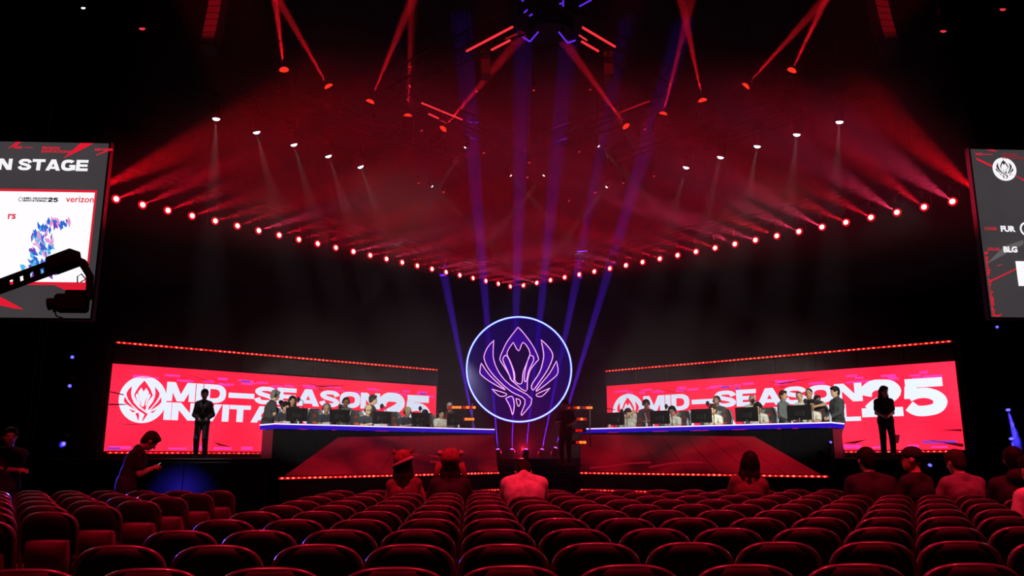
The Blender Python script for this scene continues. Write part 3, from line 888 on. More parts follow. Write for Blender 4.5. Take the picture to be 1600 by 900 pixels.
# ================================================================== people: smooth bodies grown from joints (signed distance + surface nets)
def cap(a, ra, b, rb, k=.02): return ('c', np.array(a, float), ra, np.array(b, float), rb, k)
def ell(c, r, rot=None, k=.02, sub=False): return ('e', np.array(c, float), np.array(r, float), (np.array(rot, float) if rot is not None else np.eye(3)), k, sub)
def grow(prims, h):
    lo, hi = np.full(3, 1e9), np.full(3, -1e9)
    for p in prims:
        if p[0] == 'c':
            r = max(p[2], p[4]); lo = np.minimum(lo, np.minimum(p[1], p[3]) - r); hi = np.maximum(hi, np.maximum(p[1], p[3]) + r)
        elif not p[5]:
            r = p[2].max(); lo = np.minimum(lo, p[1] - r); hi = np.maximum(hi, p[1] + r)
    lo -= 3 * h; hi += 3 * h
    dims = np.ceil((hi - lo) / h).astype(int) + 1
    D = np.full(dims, .3)
    ax = [lo[i] + h * np.arange(dims[i]) for i in range(3)]
    for p in prims:
        if p[0] == 'c':
            r = max(p[2], p[4]); a = np.minimum(p[1], p[3]) - r; b = np.maximum(p[1], p[3]) + r; k = p[5]; sub = False
        else:
            r = p[2].max(); a = p[1] - r; b = p[1] + r; k = p[4]; sub = p[5]
        m = .05
        i0 = np.clip(np.floor((a - m - lo) / h).astype(int), 0, dims - 1); i1 = np.clip(np.ceil((b + m - lo) / h).astype(int) + 1, 1, dims)
        if (i1 <= i0).any(): continue
        s = tuple(slice(i0[i], i1[i]) for i in range(3))
        X = ax[0][s[0]][:, None, None]; Y = ax[1][s[1]][None, :, None]; Z = ax[2][s[2]][None, None, :]
        if p[0] == 'c':
            ab = p[3] - p[1]; l2 = max(ab @ ab, 1e-12)
            t = np.clip(((X - p[1][0]) * ab[0] + (Y - p[1][1]) * ab[1] + (Z - p[1][2]) * ab[2]) / l2, 0, 1)
            d = np.sqrt((X - p[1][0] - t * ab[0]) ** 2 + (Y - p[1][1] - t * ab[1]) ** 2 + (Z - p[1][2] - t * ab[2]) ** 2) - (p[2] + (p[4] - p[2]) * t)
        else:
            Rm = p[3]; q = [X - p[1][0], Y - p[1][1], Z - p[1][2]]
            l = [Rm[0][j] * q[0] + Rm[1][j] * q[1] + Rm[2][j] * q[2] for j in range(3)]
            k0 = np.sqrt(sum((l[j] / p[2][j]) ** 2 for j in range(3))); k1 = np.sqrt(sum((l[j] / p[2][j] ** 2) ** 2 for j in range(3))) + 1e-9
            d = k0 * (k0 - 1) / k1
        A = D[s]
        if sub:
            D[s] = np.maximum(A, -d)
        else:
            w = np.clip(.5 + .5 * (A - d) / k, 0, 1)
            D[s] = A * (1 - w) + d * w - k * w * (1 - w)
    # surface nets
    S = D < 0
    n = np.array(D.shape) - 1
    acc = np.zeros((*n, 3)); cnt = np.zeros(n)
    def sl(o, axis=None):
        return tuple(slice(o[i], o[i] + n[i]) for i in range(3))
    corners = [(x, y, z) for x in (0, 1) for y in (0, 1) for z in (0, 1)]
    for c in corners:
        for a in range(3):
            if c[a] == 0:
                e = list(c); e[a] = 1
                d0, d1 = D[sl(c)], D[sl(e)]
                x = (d0 < 0) != (d1 < 0)
                t = np.where(x, d0 / np.where(x, d0 - d1, 1), 0)
                for j in range(3):
                    acc[..., j] += x * (c[j] + (t if j == a else 0))
                cnt += x
    act = cnt > 0
    idx = np.full(n, -1); idx[act] = np.arange(act.sum())
    cell = np.argwhere(act)
    verts = lo + (cell + acc[act] / cnt[act][:, None]) * h
    faces = []
    for a in range(3):
        b, c = (a + 1) % 3, (a + 2) % 3
        s0 = [slice(1, n[i]) for i in range(3)]; s1 = list(s0)
        s0[a] = slice(0, n[a]); s1[a] = slice(1, n[a] + 1)
        d0, d1 = S[tuple(s0)], S[tuple(s1)]
        for inside_first in (True, False):
            e = np.argwhere(d0 & ~d1 if inside_first else ~d0 & d1)
            if not len(e): continue
            e = e + np.array([0 if i == a else 1 for i in range(3)])
            def at(db, dc):
                q = e.copy(); q[:, b] -= db; q[:, c] -= dc
                return idx[q[:, 0], q[:, 1], q[:, 2]]
            quad = np.stack([at(1, 1), at(0, 1), at(0, 0), at(1, 0)], 1)
            faces.append(quad if inside_first else quad[:, ::-1])
    faces = np.concatenate(faces)
    faces = faces[(faces >= 0).all(1)]
    # light smoothing
    for _ in range(2):
        sm = np.zeros_like(verts); w = np.zeros(len(verts))
        for i in range(4):
            for j in ((i + 1) % 4, (i - 1) % 4):
                np.add.at(sm, faces[:, i], verts[faces[:, j]]); np.add.at(w, faces[:, i], 1)
        verts = verts * .55 + .45 * sm / np.maximum(w, 1)[:, None]
    return verts, faces
def grown(name, prims, h, m, parent):
    v, f = grow(prims, h)
    me = bpy.data.meshes.new(name)
    me.vertices.add(len(v)); me.vertices.foreach_set('co', v.ravel())
    me.loops.add(len(f) * 4); me.loops.foreach_set('vertex_index', f.ravel().astype(np.int32))
    me.polygons.add(len(f)); me.polygons.foreach_set('loop_start', np.arange(0, len(f) * 4, 4, dtype=np.int32))
    me.polygons.foreach_set('loop_total', np.full(len(f), 4, dtype=np.int32))
    me.polygons.foreach_set('use_smooth', np.ones(len(f), bool))
    me.materials.append(m); me.update(calc_edges=True); me.validate()
    return put(name, me, parent)

def _ik(S, T, a, b, pole):
    S, T = V3(S), V3(T); d = T - S; l = d.length
    if l > (a + b) * .995: T = S + d * ((a + b) * .995 / l); d = T - S; l = d.length
    if l < abs(a - b) + .02: l = abs(a - b) + .02
    u = d.normalized(); x = (a * a - b * b + l * l) / (2 * l); hgt = math.sqrt(max(0, a * a - x * x))
    p = V3(pole) - u * V3(pole).dot(u); p = p.normalized() if p.length > 1e-4 else u.orthogonal()
    return S + u * x + p * hgt, T
SKIN = {'light': mat('skin_light', (.70, .43, .27), .5, vary=.08), 'tan': mat('skin_tan', (.55, .32, .19), .5, vary=.08), 'brown': mat('skin_brown', (.28, .15, .09), .5, vary=.08)}
def cloth(name, c, rough=.85): return mat(name, c, rough, vary=.2, scale=14, bump=.15)
CLOTH = dict(black=cloth('cloth_black', (.016, .016, .018)), charcoal=cloth('cloth_charcoal', (.045, .05, .055)), white=cloth('cloth_white', (.72, .72, .62)),
             navy=cloth('cloth_navy', (.03, .035, .055)), grey=cloth('cloth_grey', (.14, .17, .17)), denim=cloth('denim_grey', (.13, .145, .16)), pale=cloth('cloth_pale', (.62, .55, .55)),
             red=cloth('cloth_dark_red', (.20, .03, .035)), tank=cloth('cloth_tank_top', (.16, .06, .07)), khaki=cloth('cloth_grey_tee', (.22, .19, .19)), rust=cloth('cloth_maroon', (.12, .025, .05)))
HAIRM = dict(black=mat('hair_black', (.008, .007, .007), .7, spec=.2, bump=.4, scale=60), brown=mat('hair_brown', (.04, .022, .014), .7, spec=.2, bump=.4, scale=60), blond=mat('hair_blond', (.62, .52, .26), .6), grey=mat('hair_grey', (.22, .2, .18), .6),
             bald=mat('hair_cropped', (.34, .25, .18), .7))
EYEM = mat('eye_dark', (.02, .015, .012), .2); LIPM = mat('lips', (.34, .13, .10), .5)

def person(label, base, heading, height=1.75, pose='stand', seat=.47, lean=0, side=0, twist=0, pitch=0, yaw=0, handL=None, handR=None, shirt=('black', 'short'), legs='black',
           hair=('short', 'black'), skin='light', headset=False, cap_=None, hat=None, h=.017, feet=None, group=None, lanyard=False, collar=False, bulk=1.0, elbows=None, glasses=False):
    root = empty('person', base, R(-heading)); tag(root, label, 'person', group)
    s = height / 1.75
    B = bulk
    A = lambda x, y, z: np.array((x * s, y * s, z * s)); G = lambda x, y, z: 1.09 * A(x, y, z)
    if pose == 'stand':
        pel = A(0, 0, .93)
        feet = feet or ((-.11, .02), (.11, .02))
        ank = [A(f[0], f[1], .075) for f in feet]
    elif pose == 'sit':
        pel = np.array((0, 0, seat + .10 * s))
        ank = [A(-.12, .44, .075), A(.12, .44, .075)]
        if feet: ank = [A(f[0], f[1], .075) for f in feet]
    else:  # crouch
        pel = A(0, -.10, .45); ank = [A(-.13, .0, .075), A(.13, .16, .075)]
    ln, sd, tw = R(lean), R(side), R(twist)
    Ru = np.array(Matrix.Rotation(tw, 3, 'Z') @ Matrix.Rotation(sd, 3, 'Y') @ Matrix.Rotation(-ln, 3, 'X'))
    U = lambda x, y, z: pel + Ru @ A(x, y, z)
    hips = [pel + A(-.088, 0, -.02), pel + A(.088, 0, -.02)]
    waist = U(0, .0, .16); chest = U(0, .0, .36); neckb = U(0, -.015, .53); sh = [U(-.166 * B, -.01, .448), U(.166 * B, -.01, .448)]
    Rh = np.array(Matrix.Rotation(tw * 1.0 - R(yaw), 3, 'Z') @ Matrix.Rotation(sd, 3, 'Y') @ Matrix.Rotation(-(ln * .55 + R(pitch)), 3, 'X'))
    headc = neckb + Rh @ A(0, .03, .172)
    Hh = lambda x, y, z: headc + Rh @ G(x, y, z)
    HR = Rh
    # ---- torso pieces, shared by body and shirt
    def torso(g):
        out = []
        for q in (-1, 1):
            out += [cap(pel + A(q * .070, 0, 0), .105 * s * B + g, U(q * .052, .0, .17), .098 * s * B + g, .05), cap(U(q * .052, 0, .17), .098 * s * B + g, U(q * .078 * B, .0, .36), .112 * s * B + g, .05),
                    cap(U(q * .078 * B, .0, .36), .110 * s * B + g, U(q * .115 * B, -.005, .435), .070 * s + g, .05), cap(U(0, -.018, .515), .050 * s + g, sh[0 if q < 0 else 1], .056 * s + g, .04)]
        return out
    def arm(i, g, upto):
        e, w = elb[i], wri[i]
        out = [cap(sh[i], .060 * s + g, e, .044 * s + g, .03)] if upto >= 1 else [cap(sh[i], .060 * s + g, sh[i] + (e - sh[i]) * .62, .052 * s + g + .006, .03)]
        if upto >= 2: out += [cap(e, .044 * s + g, w, .029 * s + g, .02)]
        return out
    hands = [handL, handR]
    elb, wri = [], []
    for i, q in enumerate((-1, 1)):
        T = hands[i]
        if T is None:
            T = pel + A(q * .26, .04, -.02) if pose == 'stand' else pel + A(q * .19, .34, .10)
        else:
            T = A(*T)
        pole = (q * .55, -.75, -.35) if elbows is None else elbows[i]
        e, w = _ik(sh[i], T, .285 * s, .255 * s, pole)
        elb.append(np.array(e)); wri.append(np.array(w))
    body = torso(0.0)
    body += [cap(neckb - Rh @ A(0, 0, .03), .058 * s, headc - Rh @ A(0, .025, .06), .052 * s, .03),
             ell(Hh(0, -.008, .025), G(.076, .094, .094), HR, .02), ell(Hh(0, .022, -.045), G(.060, .068, .078), HR, .025), ell(Hh(0, .058, -.088), G(.030, .026, .024), HR, .02),
             cap(Hh(0, .088, .005), .010 * s, Hh(0, .108, -.032), .0155 * s, .008), ell(Hh(0, .078, .030), G(.050, .018, .014), HR, .012),
             ell(Hh(-.078, -.004, -.008), G(.013, .024, .034), HR, .006), ell(Hh(.078, -.004, -.008), G(.013, .024, .034), HR, .006)]
    for i, q in enumerate((-1, 1)):
        body += arm(i, 0, 2)
        d = wri[i] - elb[i]; d = d / (np.linalg.norm(d) + 1e-9)
        nrm = np.array((-q * .8, .25, -.5)); nrm = nrm - d * (nrm @ d); nrm /= np.linalg.norm(nrm)     # palm side
        wv = np.cross(d, nrm)                                                                       # across the palm
        if (wv @ np.array((0, 1, .3))) < 0: wv = -wv                                                    # thumb side
        F = np.stack([wv, d, nrm], 1)
        w = wri[i]; r = max(.0088 * s, h * .58)
        body.append(ell(w + d * .050 * s, np.array((.042, .055, .019)) * s, F, .015))
        for j, (o, l) in enumerate(((.030, .9), (.010, 1.0), (-.011, .95), (-.031, .75))):
            p0 = w + d * .085 * s + wv * o * s
            p1 = p0 + (d * .92 + nrm * .32) * .040 * l * s
            p2 = p1 + (d * .55 + nrm * .80) * .028 * l * s
            p3 = p2 + (d * .1 + nrm * .98) * .020 * l * s
            body += [cap(p0, r, p1, r, .006), cap(p1, r, p2, r * .95, .004), cap(p2, r * .95, p3, r * .85, .004)]
        t0 = w + d * .028 * s + wv * .030 * s; t1 = t0 + (wv * .72 + d * .55 + nrm * .3) * .036 * s; t2 = t1 + (d * .85 + nrm * .4 + wv * .2) * .030 * s
        body += [cap(t0, r * 1.25, t1, r * 1.1, .008), cap(t1, r * 1.1, t2, r * .95, .004)]
    legsp, kn = [], []
    for i, q in enumerate((-1, 1)):
        if pose == 'stand': pole = (q * .05, 1, 0)
        elif pose == 'sit': pole = (0, .5, 1)
        else: pole = (q * .3, 1, .6)
        k_, a_ = _ik(hips[i], ank[i], .435 * s, .425 * s, pole); k_, a_ = np.array(k_), np.array(a_); kn.append(k_); ank[i] = a_
        body += [cap(hips[i], .088 * s * B, k_, .056 * s, .03), cap(k_, .055 * s, k_ + (a_ - k_) * .35, .054 * s, .02), cap(k_ + (a_ - k_) * .3, .054 * s, a_, .036 * s, .02),
                 cap(a_ + A(0, -.03, -.03), .034 * s, a_ + A(0, .14, -.045), .026 * s, .02)]
    body_o = grown('body', body, h, SKIN[skin], root)
    # ---- face
    if h < .02:
        for q in (-1, 1):
            MB().ell(Hh(q * .031, .083, .008), G(.013, .008, .008), Matrix(HR.tolist()), 8, 6).build('eye', EYEM, root, True)
        MB().ell(Hh(0, .087, -.062), G(.024, .007, .007), Matrix(HR.tolist()), 8, 6).build('mouth', LIPM, root, True)
    # ---- clothes
    g = .015
    kind = shirt[1]
    st = torso(g + .004)
    if kind != 'tank':
        for i in (0, 1): st += arm(i, g, {'short': 0, 'long': 2}[kind])
    hem = [cap(pel + A(-.075, 0, -.06), .112 * s * B + g, pel + A(.075, 0, -.06), .112 * s * B + g, .04)]
    st += hem
    st.append(ell(neckb + Rh @ A(0, .02, .055), A(.066, .072, .05), None, .01, True))
    if kind == 'tank':
        st.append(ell(U(0, -.10, .52), A(.085, .10, .13), Ru, .01, True))
    if collar: st.append(cap(neckb - Rh @ A(0, 0, .02), .075 * s, neckb + Rh @ A(0, -.005, .035), .068 * s, .01))
    if len(shirt) > 2 and shirt[2] == 'hood':
        st.append(ell(neckb + Ru @ A(0, -.075, .01), A(.12, .065, .085), Ru, .03))
    grown('jacket' if kind == 'long' and collar else 'shirt', st, h, CLOTH[shirt[0]], root)
    tr = [cap(pel + A(-.072, 0, .04), .106 * s * B + g, pel + A(.072, 0, .04), .106 * s * B + g, .03), cap(hips[0], .098 * s * B + g, hips[1], .098 * s * B + g, .03)]
    for i in (0, 1):
        tr += [cap(hips[i], .090 * s * B + g, kn[i], .060 * s + g, .03), cap(kn[i], .060 * s + g, ank[i] + (kn[i] - ank[i]) * .05, .048 * s + g, .02)]
    grown('trousers', tr, h, CLOTH[legs], root)
    for i in (0, 1):
        d = np.array((0, 1, 0.))
        grown('shoe', [cap(ank[i] + A(0, -.045, -.03), .042 * s, ank[i] + A(0, .15, -.042), .034 * s, .02), cap(ank[i] + A(0, -.03, .0), .044 * s, ank[i] + A(0, .0, -.03), .042 * s, .02)], h, CLOTH['black'], root)
    # ---- hair
    style, hc = hair
    if style != 'none':
        if style == 'crop':
            hp = [ell(Hh(0, -.016, .034), G(.080, .095, .092), HR, .02), ell(Hh(0, .075, -.03), G(.085, .075, .085), HR, .01, True)]
        else:
            hp = [ell(Hh(0, -.018, .042), G(.090, .106, .098), HR, .02), ell(Hh(0, -.055, -.02), G(.075, .06, .085), HR, .03), ell(Hh(0, .050, .092), G(.068, .050, .030), HR, .02)]
            if style in ('long', 'tail'):
                if style == 'long':
                    for q in (-1, 0, 1):
                        hp += [cap(Hh(q * .06, -.05, .0), .055 * s, Hh(q * .075, -.055 if q == 0 else -.02, -.14), .052 * s, .03), cap(Hh(q * .075, -.05, -.14), .052 * s, Hh(q * .07, -.085, -.32), .035 * s, .03)]
                else:
                    hp += [cap(Hh(0, -.10, .02), .035 * s, Hh(0, -.16, -.12), .025 * s, .02)]
            hp.append(ell(Hh(0, .115, -.038), G(.066, .075, .095), HR, .01, True))
        grown('hair', hp, h, HAIRM[hc], root)
    if headset:
        pts = [Hh(math.sin(a) * .098, -.01, .015 + math.cos(a) * .112) for a in np.linspace(-1.45, 1.45, 13)]
        hs = MB().tube(pts, .013 * s, 6).build('headset', PLASTIC, root, True)
        for q in (-1, 1):
            MB().ell(Hh(q * .094, -.004, -.005), G(.022, .038, .046), Matrix(HR.tolist()), 10, 8).build('ear_cup', PLASTIC, hs, True)
        MB().tube([Hh(-.10, .01, -.03), Hh(-.075, .09, -.07), Hh(-.035, .125, -.075)], .005 * s, 5).build('boom_microphone', PLASTIC, hs)
    if cap_:
        c = MB().ell(Hh(0, -.012, .052), G(.090, .108, .085), Matrix(HR.tolist()), 16, 10).build('cap', CLOTH[cap_], root, True)
        MB().ell(Hh(0, .115, .052), G(.068, .075, .010), Matrix(HR.tolist()), 14, 6).build('cap_brim', CLOTH[cap_], c, True)
    if glasses:
        gl_ = MB()
        for q in (-1, 1):
            pts = [Hh(q * .033 + math.cos(a) * .024, .102, .006 + math.sin(a) * .019) for a in np.linspace(0, 2 * PI, 12, endpoint=False)]
            gl_.tube(pts, .004, 5, closed=True)
            gl_.tube([Hh(q * .057, .098, .01), Hh(q * .08, .0, .012)], .003, 5)
        gl_.tube([Hh(-.01, .105, .01), Hh(.01, .105, .01)], .003, 5)
        gl_.build('glasses', PLASTIC, root)
    if lanyard:
        MB().tube([U(-.06, .10, .50), U(-.04, .135, .36), U(0, .135, .22), U(.04, .135, .36), U(.06, .10, .50)], .006, 5).build('lanyard', CLOTH['pale'], root)
    info = dict(root=root, hand=[np.array(x) for x in wri], head=headc, U=U, Hh=Hh, HR=HR, neck=neckb, sh=sh, pel=pel, s=s)
    return info

def at_col(u, Y):
    d = column_dir(u); return V3((d.x / d.y * Y, Y, 0))
# ================================================================== the cast on stage
ORANGE = mat('patch_orange', (.85, .16, .03), .5); REDP = mat('patch_red', (.6, .05, .03), .5)
fwdL = -DESKS['L'][2]; fwdR = -DESKS['R'][2]
HL, HR_ = heading_of(fwdL), heading_of(fwdR)
GP = 'seated players'
def player(side, u, off, label, **kw):
    s = seat_s(side, u, off); p = desk_point(side, s, off, DECK)
    kw.setdefault('height', 1.76); kw.setdefault('seat', .50)
    return s, person(label, p, HL if side == 'L' else HR_, pose='sit', group=GP, **kw)
deskhands = dict(handL=(-.16, .46, .90), handR=(.16, .46, .90))
L_PLAYERS = [
    (442, dict(hair=('short', 'black'), skin='light', shirt=('navy', 'short'), headset=True, yaw=-8, pitch=6), 'seated player with dark hair and moustache, outer end of the left desk', ORANGE),
    (508, dict(hair=('crop', 'grey'), skin='tan', shirt=('navy', 'short'), headset=True, yaw=22, pitch=4), 'seated player in navy jersey facing right, second at the left desk', ORANGE),
    (573, dict(hair=('short', 'blond'), skin='light', shirt=('navy', 'short'), headset=True, yaw=12, pitch=4, glasses=True), 'seated blond player with glasses in the middle of the left desk', ORANGE),
    (633, dict(hair=('short', 'blond'), skin='tan', shirt=('navy', 'short'), headset=True, yaw=4, pitch=14), 'seated blond player beside the crouching person at the left desk', REDP),
    (687, dict(hair=('short', 'black'), skin='light', shirt=('white', 'short'), headset=True, yaw=18, pitch=12), 'seated player in yellowish white top at the inner end of the left desk', ORANGE),
]
R_PLAYERS = [
    (984, dict(hair=('short', 'brown'), skin='light', shirt=('white', 'short'), headset=True, yaw=-22, pitch=18), 'seated player in white jersey with hand at mouth, inner end of the right desk', REDP),
    (1053, dict(hair=('short', 'black'), skin='light', shirt=('white', 'short'), headset=True, yaw=-14, pitch=8, glasses=True), 'seated player in white jersey with black glasses at the right desk', REDP),
    (1117, dict(hair=('short', 'brown'), skin='light', shirt=('white', 'short'), headset=True, yaw=-10, pitch=10), 'seated player in white jersey in the middle of the right desk', REDP),
    (1187, dict(hair=('short', 'black'), skin='light', shirt=('white', 'short'), headset=True, yaw=-16, pitch=12), 'seated dark-haired player in white jersey half hidden behind a monitor', REDP),
    (1268, dict(hair=('short', 'black'), skin='tan', shirt=('white', 'short'), yaw=-35, pitch=4), 'player in white jersey at the outer end of the right desk', REDP),
]
mouthside = {984: dict(handL=(-.05, .24, 1.18), handR=(.14, .44, .90))}
for i, (u, kw, lab, patch) in enumerate(L_PLAYERS):
    k2 = dict(deskhands); k2.update(kw)
    s, inf = player('L', u, 1.15, lab, lean=8, **k2)
    gaming_chair('L', s - .04, 1.27, 'gaming chair of the %s player from the outer end of the left desk' % ORD[i], patch, .12)
    monitor('L', s + .05, 'black monitor of the %s player from the outer end of the left desk' % ORD[i])
    if i < 4 or True:
        mic_stand('L', s + .30, .62, [.60, .46, .52, .50, .42][i], 'microphone on a thin black stand by the %s player of the left desk' % ORD[i], .13)
for i, (u, kw, lab, patch) in enumerate(R_PLAYERS):
    k2 = dict(deskhands); k2.update(mouthside.get(u, {})); k2.update(kw)
    s, inf = player('R', u, 1.15, lab, lean=8 if i < 4 else 2, **k2)
    gaming_chair('R', s - .02, 1.27, 'gaming chair of the %s player from the inner end of the right desk' % ORD[i], patch, -.12)
    monitor('R', s + .03, 'black monitor of the %s player from the inner end of the right desk' % ORD[i], w=.60, h=.36)
    mic_stand('R', s - .22, .62, [.44, .52, .55, .56, .50][i], 'microphone on a thin black stand by the %s player of the right desk' % ORD[i], .16)

# standing staff behind the desks
def behind(side, u, off): return desk_point(side, seat_s(side, u, off), off, DECK)
GS = 'staff standing behind the desks'
person('standing coach in dark green T-shirt with headset at the outer end of the left desk', behind('L', 417, 1.55), 60, 1.76, lean=14, pitch=6, yaw=10, shirt=('charcoal', 'short'), hair=('short', 'grey'), headset=True,
       handL=(-.20, .30, .92), handR=(.22, .30, .92), group=GS)
person('woman in black with long hair touching her ear behind the left desk', behind('L', 455, 2.15), 165, 1.66, pitch=4, yaw=-12, shirt=('black', 'long'), hair=('long', 'black'), headset=True, handR=(.10, .02, 1.50), group=GS, elbows=[(-.5, -.7, -.4), (1, .1, -.6)])
person('standing man in grey hooded top with headset behind the left desk', behind('L', 537, 2.0), 150, 1.68, lean=8, pitch=10, shirt=('grey', 'long', 'hood'), hair=('crop', 'black'), skin='brown', headset=True, group=GS)
person('young man in dark suit with headset looking right behind the left desk', behind('L', 579, 1.95), 95, 1.78, lean=4, shirt=('charcoal', 'long'), collar=False, hair=('short', 'brown'), headset=True, handL=(-.12, .3, 1.0), handR=(.14, .3, 1.0), group=GS)
person('person in black bending down behind a monitor of the left desk', behind('L', 649, 1.75), 150, 1.72, lean=62, pitch=20, shirt=('black', 'long'), hair=('short', 'black'), group=GS, handL=(-.18, .55, .85), handR=(.18, .55, .85))
person('staff member in white cap and red shirt beyond the inner end of the left desk', at_col(702, 26.3) + V3((0, 0, DECK)), 175, 1.74, pitch=14, shirt=('red', 'short'), hair=('crop', 'black'), cap_='white', handL=(-.14, .34, 1.02), handR=(.14, .34, 1.02), group=GS)
person('dark silhouetted man in maroon with clasped hands behind the right desk', behind('R', 1010, 1.85), 200, 1.70, pitch=10, yaw=-10, shirt=('rust', 'short'), hair=('short', 'black'), skin='brown', handL=(-.05, .26, 1.10), handR=(.05, .26, 1.10), headset=True, group=GS)
person('man with black headset standing behind the middle of the right desk', behind('R', 1122, 1.95), 205, 1.70, pitch=2, yaw=20, shirt=('charcoal', 'long'), hair=('crop', 'black'), skin='brown', headset=True, group=GS)
person('man with cropped fair hair bending over behind the right desk', behind('R', 1177, 1.9), 200, 1.70, lean=14, pitch=18, shirt=('white', 'short'), hair=('crop', 'bald'), group=GS)
person('bearded man in grey suit jacket facing right behind the right desk', behind('R', 1226, 1.75), 140, 1.74, yaw=25, shirt=('grey', 'long'), hair=('short', 'brown'), collar=True, handL=(-.1, .22, 1.0), handR=(.1, .22, 1.0), group=GS)
person('smiling man in white leaning close to another behind the right desk', behind('R', 1258, 1.55), 215, 1.68, lean=6, side=8, yaw=-10, shirt=('white', 'long'), hair=('crop', 'brown'), group=GS)
person('man in black top with arm around a colleague behind the right desk', behind('R', 1269, 1.72), 240, 1.76, lean=6, yaw=-20, shirt=('black', 'short'), hair=('crop', 'black'), skin='tan', handL=(-.32, .26, 1.28), group=GS, elbows=[(-.9, .2, -.2), (.5, -.7, -.4)])
person('small dark figure with bun half hidden behind the right desk', behind('R', 1279, 2.35), 180, 1.62, shirt=('rust', 'long'), hair=('short', 'black'), skin='brown', group=GS)
person('tall man in black suit looking left at the outer end of the right desk', behind('R', 1309, 1.35), 262, 1.74, pitch=4, shirt=('charcoal', 'long'), collar=True, legs='black', hair=('short', 'black'), handL=(-.10, .26, 1.0), handR=(.10, .26, 1.0), group=GS)
# two people on the open platform
person('person in black sweater and grey jeans standing before the left video wall', V3((-6.46, 20.0, DECK)), 168, 1.63, yaw=-10, pitch=4, shirt=('black', 'long'), legs='denim', hair=('short', 'black'), handL=(-.14, .17, 1.00), handR=(.10, .17, 1.00), lanyard=True, h=.014, feet=((-.12, .02), (.10, .0)), bulk=.86)
person('long-haired woman in black standing before the right video wall', V3((10.05, 19.35, DECK)), 200, 1.72, yaw=-25, pitch=8, shirt=('black', 'short'), legs='black', hair=('long', 'black'), handL=(-.05, .24, 1.02), handR=(.08, .24, 1.02), h=.014, bulk=.92)
person('dim man holding equipment beside the round neon emblem', at_col(884, 22.4) + V3((0, 0, DECK * .86)), 205, 1.76, yaw=15, pitch=4, shirt=('rust', 'short'), hair=('short', 'black'), skin='tan', cap_='black', handL=(-.24, .34, 1.08), handR=(.10, .30, 1.15))
# ================================================================== small things on the desks
CUPW = mat('cup_white', (.75, .75, .78), .4)
def cup(side, s, off, label):
    r = MB().lathe([(.028, 0), (.036, .10), (.033, .10), (.026, .006), (0, .006)], (0, 0, 0), (0, 0, 1), 14).build('paper_cup', CUPW, None, True, loc=desk_point(side, s, off, DESKZ))
    tag(r, label, 'cup', 'cups on the desks')
def bottle(side, s, off, label):
    root = empty('water_bottle', desk_point(side, s, off, DESKZ)); tag(root, label, 'bottle', 'bottles on the desks')
    MB().lathe([(.032, 0), (.034, .02), (.034, .14), (.014, .18), (.014, .195)], (0, 0, 0), (0, 0, 1), 12).build('bottle_body', mat('bottle_plastic', (.45, .5, .58), .15, spec=.8), root, True)
    MB().lathe([(.016, .195), (.016, .22), (0, .22)], (0, 0, 0), (0, 0, 1), 12).build('bottle_cap', mat('cap_blue', (.08, .12, .4), .4), root)
cup('R', seat_s('R', 952, .3), .3, 'white paper cup at the inner end of the right desk')
cup('R', seat_s('R', 1010, .3), .3, 'white paper cup between the two inner monitors of the right desk')
bottle('R', seat_s('R', 1074, .3), .3, 'clear water bottle beside the second player of the right desk')
bottle('R', seat_s('R', 1297, .3), .3, 'clear water bottle near the outer end of the right desk')
cup('L', seat_s('L', 717, .3), .3, 'white paper cup near the inner end of the left desk')
PAPER = mat('paper_white', (.7, .7, .75), .7)
for side, u, lab in (('L', 590, 'white note cards in front of the blond player with glasses'), ('L', 600, 'white note cards left of the fourth monitor on the left desk'), ('L', 448, 'small white card at the outer end of the left desk'),
                     ('L', 510, 'white card in front of the second player of the left desk'), ('R', 1180, 'white sheet under the fourth monitor of the right desk')):
    s = seat_s(side, u, .22); A_, t_, n_, L_ = DESKS[side]
    rt = t_ if side == 'L' else -t_
    o = MB().rbox((0, 0, .03), (.20, .012, .055), .003).build('note_card', PAPER, None, loc=desk_point(side, s, .22, DESKZ)); o.rotation_euler.z = math.atan2(rt.y, rt.x)
    tag(o, lab, 'card', 'cards on the desks')
# laptop of the staff member and the small orange light bars beside the emblem
ORLED = emit('amber_red_led', (1.0, .13, .015), 3.0); ORLED2 = emit('red_led_dim', (1.0, .008, .006), .8)
def led_tower(label, u, Y, z0, rows, xoff=0):
    p = at_col(u, Y); root = empty('light_rack', (p.x, p.y, z0)); tag(root, label, 'light rack', 'racks of LED bars beside the emblem')
    top = max(r[1] for r in rows) - z0 + .12
    for x in (-.32, .32): MB().tube([(x, .05, 0), (x, .05, top)], .02, 6).build('post', BLACKMETAL, root)
    MB().rbox((0, .05, .01), (.8, .35, .02), .005).build('base', BLACKMETAL, root)
    for x, z, cells in rows:
        b = MB().rbox((x, .0, z - z0), (.42, .08, .11), .01).build('led_bar', BLACK, root)
        for j, c in enumerate(cells):
            if c: MB().rbox((x - .15 + .10 * j, -.042, z - z0), (.088, .01, .07), .003).build('led_cell', ORLED if c == 1 else ORLED2, b)
def zpix(v, Y): return CAM_POS.z + (715 - v) * Y / 1228.0
YT = 25.2
led_tower('rack of orange LED bars left of the round neon emblem', 722, YT, DECK, [(-.22, zpix(641, YT), (2, 1, 1, 1)), (.22, zpix(641, YT), (2, 1, 2, 1)), (.18, zpix(658.5, YT), (2, 1, 1, 1))])
led_tower('rack of orange LED bars right of the round neon emblem', 906, YT, DECK, [(-.20, zpix(641, YT), (2, 0, 2, 1)), (.20, zpix(641, YT), (0, 2, 1, 1)), (.0, zpix(658, YT), (0, 2, 1, 2))])
led_tower('low rack of orange LED bars at the inner end of the right desk', 904, 22.75, DECK * .86, [(.0, zpix(675, 22.75), (0, 2, 2, 0)), (.0, zpix(692.5, 22.75), (0, 2, 1, 1))])

